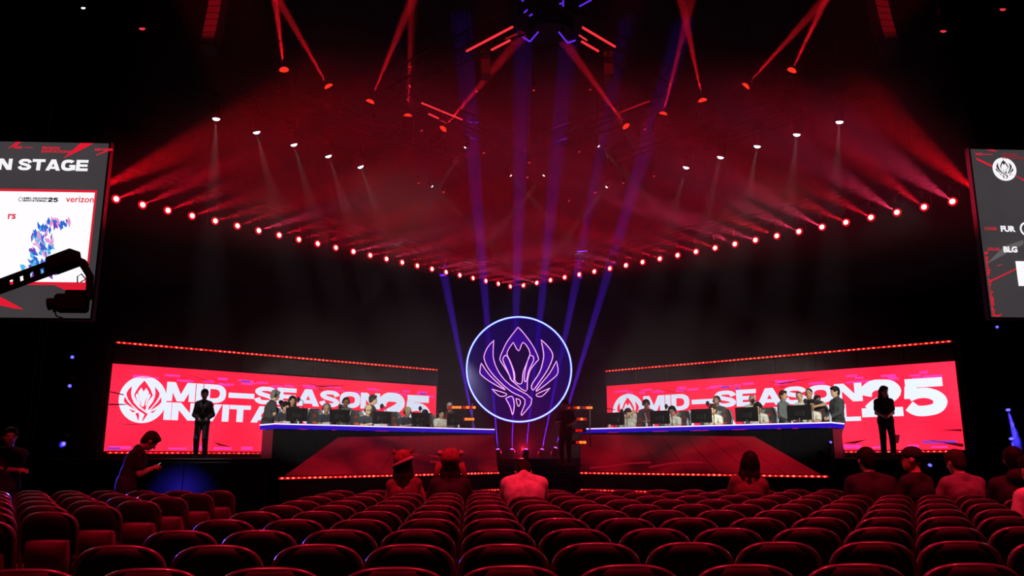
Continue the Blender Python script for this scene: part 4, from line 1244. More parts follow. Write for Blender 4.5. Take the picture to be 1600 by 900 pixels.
def pix_point(u, v, Y):
    d = cam.rotation_euler.to_matrix() @ V3(((u - 800) / CAM_F, (450 - v) / CAM_F, -1)); return CAM_POS + d * (Y / d.y)
# ================================================================== lamps
_lens_cache = {}
def moving_head(name, label, pos, d, color, power, angle, lens, scale=1.0, group=None, hang=True, blend=.6, cat='stage light', soft=.015, drop=.30, halo=None):
    pos = V3(pos); d = V3(d).normalized()
    root = empty(name, pos); tag(root, label, cat, group)
    key = (tuple(round(c, 2) for c in d), scale, hang, lens.name, round(drop, 2))
    if key not in _lens_cache:
        k = scale; sg = 1 if hang else -1
        hm = MB().lathe([(.075 * k, -.32 * k), (.11 * k, -.27 * k), (.115 * k, -.08 * k), (.10 * k, -.02 * k), (.098 * k, -.004 * k)], (0, 0, 0), d, 12).mesh('head', BLACKMETAL, True)
        lm = MB().lathe([(.070 * k, .004 * k), (.066 * k, .018 * k), (.048 * k, .034 * k), (.02 * k, .044 * k), (0, .045 * k)], (0, 0, 0), d, 14).mesh('lens', lens, True)
        rm = MB().lathe([(.105 * k, -.03 * k), (.118 * k, -.004 * k), (.112 * k, .012 * k), (.068 * k, .012 * k)], (0, 0, 0), d, 14).mesh('lens_bloom_ring', halo or BLACKMETAL, True)
        c = -d * .17 * k
        hx = V3((d.y, -d.x, 0)); hx = hx.normalized() if hx.length > .05 else V3((1, 0, 0))
        a, b = c + hx * .14 * k, c - hx * .14 * k
        upz = V3((0, 0, sg * drop * .62))
        ym = MB().tube([a, a + upz, b + upz, b], .022 * k, 6).mesh('yoke', BLACKMETAL)
        bm_ = MB().rbox(c + V3((0, 0, sg * drop * .82)), (.22 * k, .20 * k, drop * .40), .012).mesh('base', BLACKMETAL)
        _lens_cache[key] = (hm, lm, ym, bm_, rm)
    hm, lm, ym, bm_, rm = _lens_cache[key]
    hd = put('head', hm, root); put('lens', lm, hd)
    if halo: put('lens_bloom_ring', rm, hd)
    put('yoke', ym, root); put('base', bm_, root)
    if power:
        l = bpy.data.lights.new('beam', 'SPOT'); l.color = color; l.energy = power; l.spot_size = R(angle); l.spot_blend = blend; l.shadow_soft_size = soft
        o = put('beam', l, root); o.location = d * .07 * scale
        o.rotation_euler = d.to_track_quat('-Z', 'Y').to_euler()
    return root
def truss(name, label, a, b, w=.34, bays=None, group=None, m=TRUSSMETAL, r=.022):
    a, b = V3(a), V3(b); d = b - a; L = d.length; t = d.normalized()
    root = empty(name, a); tag(root, label, 'truss', group)
    x = t.cross(V3((0, 0, 1))).normalized() * w / 2; z = V3((0, 0, w / 2))
    cs = [x + z, -x + z, -x - z, x - z]
    for c in cs: MB().tube([c, d + c], r, 6).build('chord', m, root)
    n = bays or max(2, int(L / .6)); mb = MB()
    for i in range(n):
        p, q = t * (L * i / n), t * (L * (i + 1) / n)
        for k in range(4):
            c0, c1 = cs[k], cs[(k + 1) % 4]
            mb.tube([p + (c0 if i % 2 else c1), q + (c1 if i % 2 else c0)], r * .5, 4, caps=False)
    tag(mb.build('lacing', m, root), kind='stuff')
    for f in (.12, .5, .88):
        MB().tube([d * f + z, d * f + V3((0, 0, 19.0 - a.z - d.z * f))], .008, 4).build('hanging_cable', BLACKMETAL, root)
    return root
LENSRED = emit('lens_hot_red', (1.0, .30, .26), 6.0)
LENSPINK = emit('lens_hot_pink', (1.0, .48, .45), 5.0)
HALO = emit('lens_bloom_red', (1.0, .004, .016), .8)  # emissive ring added round the lens, painting its bloom halo
LENSWHITE = emit('lens_hot_white', (.88, .95, 1.0), 5.0)
LENSRED2 = emit('lens_red', (1.0, .03, .012), 1.6)
LENSSMALL = emit('lens_small_red', (1.0, .05, .06), .8)
LENSVIOLET = emit('lens_violet', (.62, .10, 1.0), 2.2)
LENSBLUE = emit('lens_blue', (.10, .08, 1.0), 2.6)

# ---- the two long rows of red lamps that meet above the stage centre
ZV = 7.2
VL0, VL1 = V3((-8.25, 18.25, ZV)), V3((1.31, 27.51, ZV)); VR0, VR1 = V3((11.17, 17.47, ZV)), V3((1.77, 27.32, ZV))
fracs = [i / 22.0 for i in range(23)]
for sidew, P0, P1, d, ds in (('left', VL0, VL1, V3((.74, -.67, .0)), 1), ('right', VR0, VR1, V3((-.72, -.69, .0)), -1)):
    dd = (P1 - P0).normalized()
    truss('lighting_truss', 'dark truss carrying the red lamp row on the %s' % sidew, P0 - dd * 1.0 + V3((0, 0, .60)), P1 + dd * .12 + V3((0, 0, .60)), .32, None, 'trusses of the red lamp rows', m=BLACK, r=.018)
    rngv = random.Random(4 + ds)
    for i, f in enumerate(fracs):
        pink = rngv.random() < .42
        p = P0.lerp(P1, f)
        jd = V3((d.x, d.y, d.z + (-.03, .02, 0, -.015)[i % 4]))
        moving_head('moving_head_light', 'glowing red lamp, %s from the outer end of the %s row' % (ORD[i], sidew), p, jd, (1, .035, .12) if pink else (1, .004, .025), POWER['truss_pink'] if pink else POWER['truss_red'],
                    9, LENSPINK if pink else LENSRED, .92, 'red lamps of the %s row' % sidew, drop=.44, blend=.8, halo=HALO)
# one more lamp beyond each end, behind the hanging screens
for sidew, P0, P1, d in (('left', VL0, VL1, V3((.74, -.67, .0))), ('right', VR0, VR1, V3((-.72, -.69, .0)))):
    p = P0 - (P1 - P0) / 22.0
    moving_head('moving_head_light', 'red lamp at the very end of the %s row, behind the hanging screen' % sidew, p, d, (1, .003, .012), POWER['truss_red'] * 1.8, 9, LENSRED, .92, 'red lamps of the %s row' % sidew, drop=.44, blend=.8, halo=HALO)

# ---- white key lights aimed at the desks
WL0, WL1, WR0, WR1 = V3((-6.33, 18.86, 9.5)), V3((-3.24, 22.04, 9.5)), V3((9.04, 18.28, 9.5)), V3((6.08, 21.63, 9.5))
for sidew, P0, P1, sd_ in (('left', WL0, WL1, 'L'), ('right', WR0, WR1, 'R')):
    e = (P1 - P0).normalized()
    truss('lighting_truss', 'dark truss above the five white lamps on the %s' % sidew, P0 - e * .8 + V3((0, 0, .56)), P1 + e * .8 + V3((0, 0, .56)), .3, None, 'trusses of the white lamps', r=.016)
    for i in range(5):
        p = P0.lerp(P1, i / 4.0)
        A_, t_, n_, L_ = DESKS[sd_]
        tgt = desk_point(sd_, .5 + (L_ - 1.0) * i / 4.0, 1.15, 2.35)
        kw_ = POWER['key_white']
        if sd_ == 'L' and i == 0: tgt = V3((-6.4, 19.95, 2.6)); kw_ *= 1.1
        moving_head('spot_light', 'small white spotlight, %s from the outer end on the %s' % (ORD[i], sidew), p, tgt - p, (.92, .97, 1.0), kw_, 15, LENSWHITE, 1.25, 'white spotlights on the %s' % sidew, drop=.42, blend=.7)
# ---- small crossed white pin spots in the middle
PINS = [(pix_point(727, 230, 22.6), pix_point(690, 285, 23.0), 'upper white pin spot pointing down to the left'), (pix_point(935, 228, 22.2), pix_point(985, 280, 22.6), 'upper white pin spot pointing down to the right'),
        (pix_point(798, 274, 25.0), pix_point(830, 310, 25.2), 'middle white pin spot pointing down to the right'), (pix_point(850, 274, 25.0), pix_point(820, 310, 25.2), 'middle white pin spot pointing down to the left'),
        (pix_point(675, 291, 25.4), pix_point(720, 335, 25.6), 'low white pin spot left of the violet beams'), (pix_point(948, 292, 25.0), pix_point(905, 345, 25.2), 'low white pin spot right of the violet beams')]
for (p, q, lab) in PINS:
    r_ = moving_head('pin_spot', lab, p, V3(q) - V3(p), (.9, .95, 1.0), POWER['pin_white'], 8, LENSWHITE, .6, 'crossed white pin spots', drop=.25)
    MB().tube([(0, 0, .2), (0, 0, 18.9 - p[2])], .012, 5).build('drop_pipe', BLACKMETAL, r_)
# ---- red lamps throwing beams up to the roof
UL0, UL1, UR0, UR1 = V3((-4.85, 19.22, 11)), V3((-.94, 22.79, 11)), V3((8.07, 18.61, 11)), V3((4.53, 22.33, 11))
upd = {'left': [(430, 0), (435, 0), (640, 10), (645, 0), (770, 110)], 'right': [(1290, 0), (1270, 20), (1065, 0), (1075, 20), (900, 90)]}
for sidew, P0, P1 in (('left', UL0, UL1), ('right', UR0, UR1)):
    e = (P1 - P0).normalized()
    truss('lighting_truss', 'dark truss below the upward red beams on the %s' % sidew, P0 - e * 1.2 + V3((0, 0, -.72)), P1 + e * .8 + V3((0, 0, -.72)), .36, None, 'trusses of the upward beams', r=.02)
    for i in range(5):
        p = P0.lerp(P1, i / 4.0)
        moving_head('beam_light', 'red lamp throwing a beam upward, %s from the outer end on the %s' % (ORD[i], sidew), p, pix_point(*upd[sidew][i], p.y - 1.5) - p, (1, .010, .025), POWER['up_red'], 6.0, LENSRED2, 1.7, 'upward red beam lamps', hang=False, drop=.45, blend=.5, soft=.03)
# ---- violet beams rising from behind the stage
FB = [(745, 690, 660), (778, 705, 740), (800, 705, 813), (822, 705, 869), (847, 705, 938), (868, 700, 1001)]
for i, (u, v, k) in enumerate(FB):
    p = pix_point(u, v, 26.0); q = pix_point(k, 257, 25.2)
    base = DECK
    moving_head('floor_beam_light', 'violet floor lamp, %s from the left below the neon emblem' % ORD[i], (p.x, p.y, max(p.z, DECK + .27)), q - p, (.14, .02, 1.0), POWER['floor_purple'], 3.4, LENSVIOLET, .85, 'violet floor beam lamps', hang=False, drop=.24, blend=.5)
# ---- small red beacons dotted over the rig
BEACONS = [(745, 143), (834, 141), (922, 140), (659, 204), (1008, 202), (756, 239), (905, 237), (827, 254), (824, 277), (654, 286), (693, 300), (974, 286), (930, 301), (889, 314), (1022, 275)]
BEACONS.sort(key=lambda b: (b[1], b[0]))
for i, (u, v) in enumerate(BEACONS):
    p = pix_point(u, v, 25.0 + (i % 3) * .8)
    r_ = moving_head('pin_lamp', 'tiny red rig lamp, %s counting from the top among the small dots' % ORD[i], p, (0, -.5, -1), (1, .05, .05), 0, 10, LENSSMALL, .55, 'tiny red rig lamps', drop=.22)
    MB().tube([(0, 0, .2), (0, 0, 18.9 - p.z)], .010, 4).build('drop_pipe', BLACKMETAL, r_)
# ---- diamond truss round the central cluster, with glow bars painting the red light on its chords
CHORDGLOW = emit('chord_glow_red', (1.0, .035, .05), 1.3); CHORDGLOW2 = emit('chord_glow_dim', (.75, .01, .03), .5)
ZD = 12.0
DIA = [((-2.4, 21.9, ZD), (1.3, 18.0, ZD), 'front left'), ((1.9, 17.7, ZD), (5.4, 21.2, ZD), 'front right'), ((-2.4, 22.4, ZD), (1.6, 26.6, ZD), 'rear left'), ((5.6, 22.6, ZD), (2.0, 26.6, ZD), 'rear right')]
for a, b, w_ in DIA:
    truss('rig_truss', 'overhead truss, %s side of the diamond rig' % w_, a, b, .5, 10, 'diamond rig trusses', r=.024)
def chord_glow(label, u0, v0, u1, v1, z, m=CHORDGLOW, r=.03):
    def Uz(u, v):
        d = cam.rotation_euler.to_matrix() @ V3(((u - 800) / CAM_F, (450 - v) / CAM_F, -1)); return CAM_POS + d * ((z - CAM_POS.z) / d.z)
    a, b = Uz(u0, v0), Uz(u1, v1)
    root = empty('chord_glow', a); tag(root, label, 'light tube', 'glow bars painting red-lit chords')
    MB().tube([(0, 0, 0), b - a], r, 8).build('tube', m, root)
    for f in (.05, .95): MB().tube([(b - a) * f, (b - a) * f + V3((0, 0, ZD + .2 - z))], .015, 5).build('bracket', BLACKMETAL, root)
chord_glow('long glow bar painting red light on the front left of the diamond rig', 729, 80, 801, 42, 11.7)
chord_glow('short glow bar painting red light below the front left rig truss', 768, 78, 797, 63, 11.6)
chord_glow('faint short glow bar painting red light nearest the cluster on its left', 790, 61, 807, 53, 11.6, CHORDGLOW2, .02)
chord_glow('long glow bar painting red light on the front right of the diamond rig', 897, 35, 961, 73, 11.7)
chord_glow('short glow bar painting red light below the front right rig truss', 909, 65, 935, 80, 11.6)
chord_glow('tiny glow bar painting red light beside the cluster on its right', 905, 55, 917, 63, 11.6, CHORDGLOW, .02)
chord_glow('glow bar painting red light on the rear left of the diamond rig', 659, 161, 722, 187, 11.7, CHORDGLOW, .028)
chord_glow('short glow bar painting red light below the rear left rig truss', 670, 178, 685, 185, 11.6, CHORDGLOW, .03)
chord_glow('small glow bar painting red light above the fifth upward lamp', 688, 188, 697, 192, 11.6, CHORDGLOW2, .03)
chord_glow('glow bar painting red light on the rear right of the diamond rig', 968, 176, 1015, 158, 11.7, CHORDGLOW2, .026)
# ---- central hanging cluster: dark octagonal scoreboard body with violet lit edges
clu = empty('center_hung_cluster', (1.75, 17.2, 11.3)); tag(clu, 'dark hanging cluster with violet lit edges at the top centre', 'scoreboard')
SBLACK = mat('scoreboard_black', (.006, .005, .008), .6, spec=.2)
oct_ = [(math.cos(a) * .85, math.sin(a) * .7) for a in np.linspace(PI / 8, 2 * PI + PI / 8, 8, endpoint=False)]
MB().prism(oct_, .05, 1.7).build('shell', SBLACK, clu)
MB().prism([(x * .7, y * .7) for x, y in oct_], -.22, .05).build('lower_ring', SBLACK, clu)
VE = emit('violet_glint', (.16, .03, 1.0), 1.0)  # emissive tubes painting violet glints on the cluster's edges
cl0 = V3((1.75, 17.2, 11.3))
for (u0, v0), (u1, v1) in (((817, 58), (828, 65)), ((828, 65), (841, 50)), ((873, 50), (887, 67)), ((887, 67), (899, 63)), ((819, 20), (824, 15)), ((827, 25), (832, 22)), ((880, 0), (880, 10)), ((874, 6), (880, 5)), ((811, -4), (818, 2)), ((905, 10), (924, 0))):
    MB().tube([pix_point(u0, v0, 16.3) - cl0, pix_point(u1, v1, 16.3) - cl0], .018, 6).build('violet_edge_glint', VE, clu)
for u0, v0 in ((828, 65), (887, 67), (821, 18), (879, 8), (912, 6)):
    a_ = pix_point(u0, v0, 16.32) - cl0; MB().tube([a_, V3((a_.x * .8, -.1, max(a_.z, -.1) + .1))], .015, 5).build('glint_bracket', BLACKMETAL, clu)
for x in (-.5, .5): MB().tube([(x, 0, 1.7), (x, 0, 7.6)], .02, 5).build('hanging_cable', BLACKMETAL, clu)
# ---- loudspeaker line arrays
SPK = mat('speaker_grille', (.16, .14, .145), .5, vary=.5, scale=60)
def line_array(label, top, n, w, hgt, dep, curve, face):
    root = empty('line_array', top); tag(root, label, 'loudspeaker', 'hanging line arrays')
    p = V3((0, 0, 0)); ang = 0
    f = V3((math.sin(R(face)), math.cos(R(face)), 0)); rt = V3((f.y, -f.x, 0))
    MB().rbox((0, 0, .06), (w * 1.05, dep, .08), .01, Matrix((rt, f, V3((0, 0, 1)))).transposed()).build('fly_frame', BLACKMETAL, root)
    for i in range(n):
        a = R(ang); up = V3((0, 0, 1)) * math.cos(a) + f * math.sin(a); ff = up.cross(rt); ff = -ff if ff.dot(f) < 0 else ff
        rot = Matrix((rt, ff, up)).transposed()
        c = p - up * hgt / 2
        b = MB().rbox(c, (w, dep, hgt * .95), .012, rot).build('cabinet', BLACK, root)
        MB().box(c + ff * (dep / 2 + .004), (w * .94, .012, hgt * .84), rot).build('grille', SPK, b)
        p = p - up * hgt; ang += curve
    for x in (-w * .3, w * .3): MB().tube([rt * x + V3((0, 0, .1)), rt * x + V3((0, 0, 18.9 - top[2]))], .012, 4).build('hanging_cable', BLACKMETAL, root)
line_array('long hanging loudspeaker array at the upper left', (-5.85, 17.0, 12.4), 12, .30, .19, .34, -1.5, 185)
line_array('long hanging loudspeaker array at the upper right', (9.55, 17.0, 12.9), 12, .34, .20, .36, -1.5, 175)
line_array('small curved loudspeaker array left of the central cluster', (.26, 20.0, 12.05), 6, .26, .14, .25, -5, 170)
line_array('small curved loudspeaker array right of the central cluster', (3.62, 20.0, 12.12), 6, .26, .14, .25, -5, 190)
# ---- dim moving lights near the picture's upper corners
for u, v, lab in ((130, 12, 'dim white-tipped lamp near the upper left corner'), (222, 44, 'dim red lamp left of the left loudspeaker array'), (1474, 48, 'dim red lamp right of the right loudspeaker array'), (1567, 14, 'dim red lamp near the upper right corner')):
    p = pix_point(u, v, 15.5)
    r_ = moving_head('moving_head_light', lab, p, (.1 if u < 800 else -.1, .35, -1), (1, .05, .06), 0, 10, LENSSMALL if u != 130 else LENSWHITE, .9 if u != 130 else .55, 'unlit lamps in the upper corners', drop=.34)
    MB().tube([(0, 0, .3), (0, 0, 18.9 - p.z)], .02, 5).build('drop_pipe', BLACKMETAL, r_)
# ---- blue lamps on towers at both sides of the stage
def tower(label, x, y, lamps, z1):
    root = empty('light_tower', (x, y, 0)); tag(root, label, 'light tower', 'blue light towers')
    for a, b in ((-.15, -.15), (.15, -.15), (.15, .15), (-.15, .15)): MB().tube([(a, b, 0), (a, b, z1)], .022, 6).build('post', BLACKMETAL, root)
    MB().rbox((0, 0, .02), (.7, .7, .04), .01).build('base', BLACKMETAL, root)
    mb = MB(); n = int(z1 / .45)
    for i in range(n):
        for k, (a, b, c, e) in enumerate(((-.15, -.15, .15, -.15), (.15, .15, -.15, .15))):
            mb.tube([(a, b, z1 * i / n), (c, e, z1 * (i + 1) / n)], .01, 4, caps=False)
    tag(mb.build('lacing', BLACKMETAL, root), kind='stuff')
tower('dark truss tower with blue lamps left of the left video wall', -10.4, 19.6, 0, 5.0)
tower('dark truss tower with blue lamps right of the right video wall', 14.75, 19.9, 0, 5.2)
for i, (u, v) in enumerate(((113, 558), (109, 603), (100, 693), (97, 740))):
    p = pix_point(u, v, 19.3)
    blue_l = moving_head('wash_light', 'small blue lamp, %s from the top on the left tower' % ORD[i], p, (.35, -1, -.1), (.06, .04, 1), POWER['side_blue'] * .25 if i == 2 else 0, 30, LENSBLUE, .55, 'blue lamps of the left tower', drop=.22)
    MB().tube([(0, 0, .2), V3((-10.25, 19.45, p.z + .2)) - p], .018, 5).build('bracket', BLACKMETAL, blue_l)
for i, (u, v, pw) in enumerate(((1558, 511, 0), (1575, 640, 1), (1580, 685, .8))):
    p = pix_point(u, v, 19.5)
    blue_l = moving_head('wash_light', 'small blue lamp, %s from the top on the right tower' % ORD[i], p, (-.22, -.55, -1) if pw else (-.3, -1, -.2), (.06, .04, 1), POWER['side_blue'] * pw * 2, 13, LENSBLUE, .75 if pw else .5, 'blue lamps of the right tower', drop=.26)
    MB().tube([(0, 0, .22), V3((14.6, 19.75, p.z + .22)) - p], .018, 5).build('bracket', BLACKMETAL, blue_l)
p = pix_point(1298, 691, 18.1); r_ = moving_head('wash_light', 'small blue lamp on the outer end panel of the right desk', p, (0, -1, .1), (.06, .04, 1), 0, 10, LENSBLUE, .4, 'blue lamps at the stage edge', hang=False, drop=.16)
MB().tube([(0, 0, -.12 - .0), (0, 0, -p.z + .02)], .022, 6).lathe([(.16, -p.z + .001), (.16, -p.z + .02), (.02, -p.z + .03)], (0, 0, 0), (0, 0, 1), 12).build('stand', BLACKMETAL, r_)
p = pix_point(1453, 727, 17.6); r_ = moving_head('wash_light', 'small blue lamp at the foot of the stage on the right', (p.x, p.y, p.z), (-.1, -.6, .5), (.08, .05, 1), POWER['riser_blue'], 80, LENSBLUE, .6, 'blue lamps at the stage edge', hang=False, drop=.2)
MB().tube([(0, 0, -.12 - .0), (0, 0, -p.z + .02)], .022, 6).lathe([(.16, -p.z + .001), (.16, -p.z + .02), (.02, -p.z + .03)], (0, 0, 0), (0, 0, 1), 12).build('stand', BLACKMETAL, r_)
p = V3((-6.9, 17.4, .55)); r_ = moving_head('wash_light', 'blue floor lamp washing the stage front on the left', p, (.1, 1, -.05), (.05, .03, 1), POWER['riser_blue'], 46, LENSBLUE, .6, 'blue lamps at the stage edge', hang=False, drop=.35)
MB().tube([(0, 0, -.12 - .0), (0, 0, -p.z + .02)], .022, 6).lathe([(.16, -p.z + .001), (.16, -p.z + .02), (.02, -p.z + .03)], (0, 0, 0), (0, 0, 1), 12).build('stand', BLACKMETAL, r_)
# ---- red house wash over the audience (fixtures hang above and behind the camera)
for i, (x, y, z, tx, ty) in enumerate(((-4.0, 5.2, 13.5, -3.6, 6.6), (1.5, 5.2, 13.5, 1.5, 7.0), (7.0, 5.2, 13.5, 6.6, 6.6))):
    p = V3((x, y, z))
    r_ = moving_head('house_light', 'red house wash lamp hanging over the audience, %s from the left' % ORD[i], p, V3((tx, ty, .8)) - p, (1, .015, .05), POWER['house_red'], 78, LENSRED2, 1.6, 'red house lights', drop=.5, blend=.9, soft=.12)
    MB().tube([(0, 0, .5), (0, 0, 18.9 - z)], .03, 6).build('drop_pipe', BLACKMETAL, r_)

# ---- added white key lights brightening the players at both desks, unseen above the audience
for sd_, xs in (('L', (-3.2, -1.2)), ('R', (4.6, 6.6))):
    A_, t_, n_, L_ = DESKS[sd_]
    for i, x in enumerate(xs):
        p = V3((x, 1.0, 7.2)); tgt = desk_point(sd_, L_ * ((.22, .74)[i] if sd_ == 'L' else (.74, .22)[i]), 1.1, 2.75)
        r_ = moving_head('house_light', 'added white front key light over the audience aimed at the %s desk, %s of two' % ('left' if sd_ == 'L' else 'right', ORD[i]), p, tgt - p, (1.0, .96, .82), POWER['added_front_key'], 11, LENSWHITE, 1.2, 'added white front key lights', drop=.45, blend=.45, soft=.10)
        MB().tube([(0, 0, .4), (0, 0, 18.9 - p.z)], .03, 6).build('drop_pipe', BLACKMETAL, r_)

# ---- added red lamps, unseen over the audience, that light the hanging loudspeakers
for i, (x, tx, ty, tz, lab) in enumerate(((-4.0, -5.8, 17.0, 11.4, 'long array on the left'), (7.5, 9.45, 17.0, 11.9, 'long array on the right'), (.6, .3, 20.0, 11.6, 'small array left of the cluster'), (2.6, 3.55, 20.0, 11.7, 'small array right of the cluster'))):
    p = V3((x, 4.0, 9.0))
    r_ = moving_head('house_light', 'added red lamp over the audience lighting the %s' % lab, p, V3((tx, ty, tz)) - p, (1, .012, .03), POWER['added_array_red'], 9 if i < 2 else 4.5, LENSRED2, 1.2, 'added red lamps for the loudspeakers', drop=.45, blend=.5, soft=.08)
    MB().tube([(0, 0, .4), (0, 0, 18.9 - p.z)], .03, 6).build('drop_pipe', BLACKMETAL, r_)

# ---- added low red lamp behind the violet row, reddening the haze below the emblem
moving_head('wash_light', 'added dim red floor lamp behind the violet lamps below the emblem', (1.75, 27.8, DECK + .30), (0, -1, .02), (1, .01, .06), POWER['added_glow_red'], 56, LENSSMALL, .5, None, hang=False, drop=.30, blend=.9)
# ================================================================== chairs
VINYL = mat('chair_vinyl', (.013, .010, .011), .6, vary=.25, scale=12, bump=.06, spec=.2)
VINYL2 = mat('chair_vinyl_seat', (.070, .028, .033), .55, vary=.25, scale=12, bump=.08)
TUBEM = mat('chair_tube_black', (.13, .105, .11), .3, metal=.25, coat=.3)
CH_TOP, CH_W = .93, .215
def arch(z, hw=CH_W, top=CH_TOP, zs=.765):
    """half width of the back at height z."""
    if z <= zs: return hw
    f = (z - zs) / (top - zs)
    return hw * max(0, 1 - f ** 2.9) ** (1 / 2.9)
def make_chair():
    root = empty('folding_chair', (0, 0, 0))
    tag(root, 'x', 'chair', 'rows of black folding chairs')
    yb = lambda z: -.19 - max(0, z - .44) * .16          # back leans to the rear
    n = 22
    pts = []
    for i in range(n + 1):
        a = PI * i / n
        c, s_ = math.cos(a), math.sin(a)
        x = CH_W * math.copysign(abs(c) ** (2 / 2.9), c); z = .765 + (CH_TOP - .014 - .765) * abs(s_) ** (2 / 2.9)
        pts.append((x, yb(z), z))
    pts = [(CH_W, yb(.45), .45)] + pts + [(-CH_W, yb(.45), .45)]
    MB().tube(pts, .0165, 8).build('back_frame', TUBEM, root, True)
    def panel(z0, z1, t, bulge, inset, rows=8, cols=10, out=0.0):
        mb = MB(); F, Bk = [], []
        for i in range(rows + 1):
            z = z0 + (z1 - z0) * i / rows
            w = max(.02, arch(z) - inset)
            for j in range(cols + 1):
                u = -1 + 2 * j / cols
                cv = (1 - u * u)
                e = math.sin(PI * i / rows) ** .5 * (1 - abs(u) ** 6)
                F.append((u * w, yb(z) + t * .5 * e - .0 - cv * bulge, z)); Bk.append((u * w, yb(z) - t * .5 * e - cv * bulge - out * e, z))
        k = cols + 1; N = len(F); fs = []
        for i in range(rows):
            for j in range(cols):
                a = i * k + j
                fs.append((a, a + k, a + k + 1, a + 1)); fs.append((N + a, N + a + 1, N + a + k + 1, N + a + k))
        for i in range(rows):
            a = i * k; fs.append((a, N + a, N + a + k, a + k)); a = i * k + cols; fs.append((a, a + k, N + a + k, N + a))
        for j in range(cols):
            fs.append((j, j + 1, N + j + 1, N + j)); a = rows * k + j; fs.append((a, N + a, N + a + 1, a + 1))
        return mb.add(F + Bk, fs)
    panel(.60, CH_TOP - .012, .034, .028, .006).build('backrest', VINYL, root, True)
    panel(.44, .735, .05, .030, .028, 7, 10, .040).build('lumbar_panel', VINYL2, root, True)
    mb = MB().rbox((0, .015, .455), (.42, .42, .06), .025); mb.build('seat', VINYL2, root)
    for q in (-1, 1):
        MB().tube([(q * .205, -.20, .46), (q * .21, .19, .0)], .0125, 6).build('leg', TUBEM, root)
        MB().tube([(q * .212, .20, .44), (q * .212, -.24, .0)], .0125, 6).build('leg', TUBEM, root)
    return root
chair0 = make_chair(); first_used = [False]
def place_chair(x, y, rz, label):
    c = chair0 if not first_used[0] else copy_thing(chair0, (x, y, 0), rz)
    if not first_used[0]:
        first_used[0] = True; c.location = (x, y, 0); c.rotation_euler = (0, 0, rz)
    c['label'] = label
    return c
ROW0, ROWD, COLD, COL0 = 3.62, .855, .47, .17
NROW = 10
rngc = random.Random(11)
def frame_u(x, y):
    c, s_ = math.cos(CAM_YAW), math.sin(CAM_YAW)
    return 800 + CAM_F * (x * c - y * s_) / ((x * s_ + y * c) * math.cos(CAM_PITCH) - .42 * math.sin(CAM_PITCH))
rown = ['front', 'second', 'third', 'fourth', 'fifth', 'sixth', 'seventh', 'eighth', 'ninth', 'tenth']
for i in range(NROW):
    y = ROW0 + ROWD * i
    j = -4; k = 0
    while True:
        x = COL0 + COLD * j
        if frame_u(x - .25, y) > 1600 or x > 10.5: break
        place_chair(x + rngc.uniform(-.012, .012), y + rngc.uniform(-.02, .02), rngc.uniform(-.025, .025),
                    'black folding chair, %s row from the camera, %s seat right of the aisle' % (rown[i] if i else 'nearest', ORD[k]))
        j += 1; k += 1
    k = 0
    while True:
        x = -3.32 - COLD * k
        if frame_u(x + .25, y) < 0: break
        place_chair(x + rngc.uniform(-.012, .012), y + rngc.uniform(-.02, .02), rngc.uniform(-.025, .025),
                    'black folding chair, %s row from the camera, %s seat left of the aisle' % (rown[i] if i else 'nearest', ORD[k]))
        k += 1

# ================================================================== audience
def row_y(i): return ROW0 + ROWD * i
def spect(label, u, i, heading=0, **kw):
    y = row_y(i); p = at_col(u, y); j = round((p.x - COL0) / COLD); kw.setdefault('snap', False); kw.pop('snap')
    kw.setdefault('h', .0125); kw.setdefault('seat', .485)
    return person(label, V3((p.x, y - .03, 0)), heading, pose='sit', group='people seated in the audience', **kw)
bent = spect('person in pale T-shirt bent forward, seated in the middle', 820, 7, 0, lean=20, pitch=56, shirt=('pale', 'short'), legs='denim', hair=('short', 'black'), height=1.88, bulk=1.1, handL=(-.10, .55, .80), handR=(.10, .55, .80))
w1 = spect('woman in tank top with an animal-ear hat, seated before the left ramp', 638, 8, 4, side=-4, lean=2, shirt=('tank', 'tank'), hair=('long', 'black'), skin='tan', height=1.72, bulk=.95)
w2 = spect('woman in dark top with a big-eyed plush hat, seated before the left ramp', 705, 8, 0, lean=4, pitch=-2, shirt=('black', 'short'), hair=('long', 'black'), skin='tan', height=1.74, bulk=1.08)
w3 = spect('long-haired woman in pink top, seated before the right ramp', 1157, 8, 14, side=6, shirt=('tank', 'short'), hair=('long', 'black'), height=1.76, bulk=.95)
spect('broad man in dark shirt with black hair, seated before the right video wall', 1352, 7, 0, lean=6, pitch=6, shirt=('black', 'short'), hair=('short', 'black'), height=1.84, bulk=1.28)
spect('man in black cap and shirt turning left, seated beside the broad man', 1418, 7, -30, yaw=-30, shirt=('black', 'short'), hair=('crop', 'black'), cap_='black', height=1.84, bulk=1.12)
inf4 = spect('man in light grey T-shirt looking down at a phone, seated near the right', 1494, 7, 0, lean=8, yaw=-18, pitch=8, shirt=('khaki', 'short'), hair=('short', 'brown'), height=1.80, bulk=1.12, handL=(-.16, .34, .86), handR=(.12, .36, .80))
spect('person in black hooded sweatshirt, seated second from the right edge', 1572, 6, 14, yaw=20, shirt=('black', 'long', 'hood'), hair=('short', 'black'), height=1.82, bulk=1.15)
spect('person in bright T-shirt cut by the right edge of the picture', 1622, 4, -6, lean=16, shirt=('pale', 'short'), hair=('short', 'black'), height=1.70, bulk=1.1)
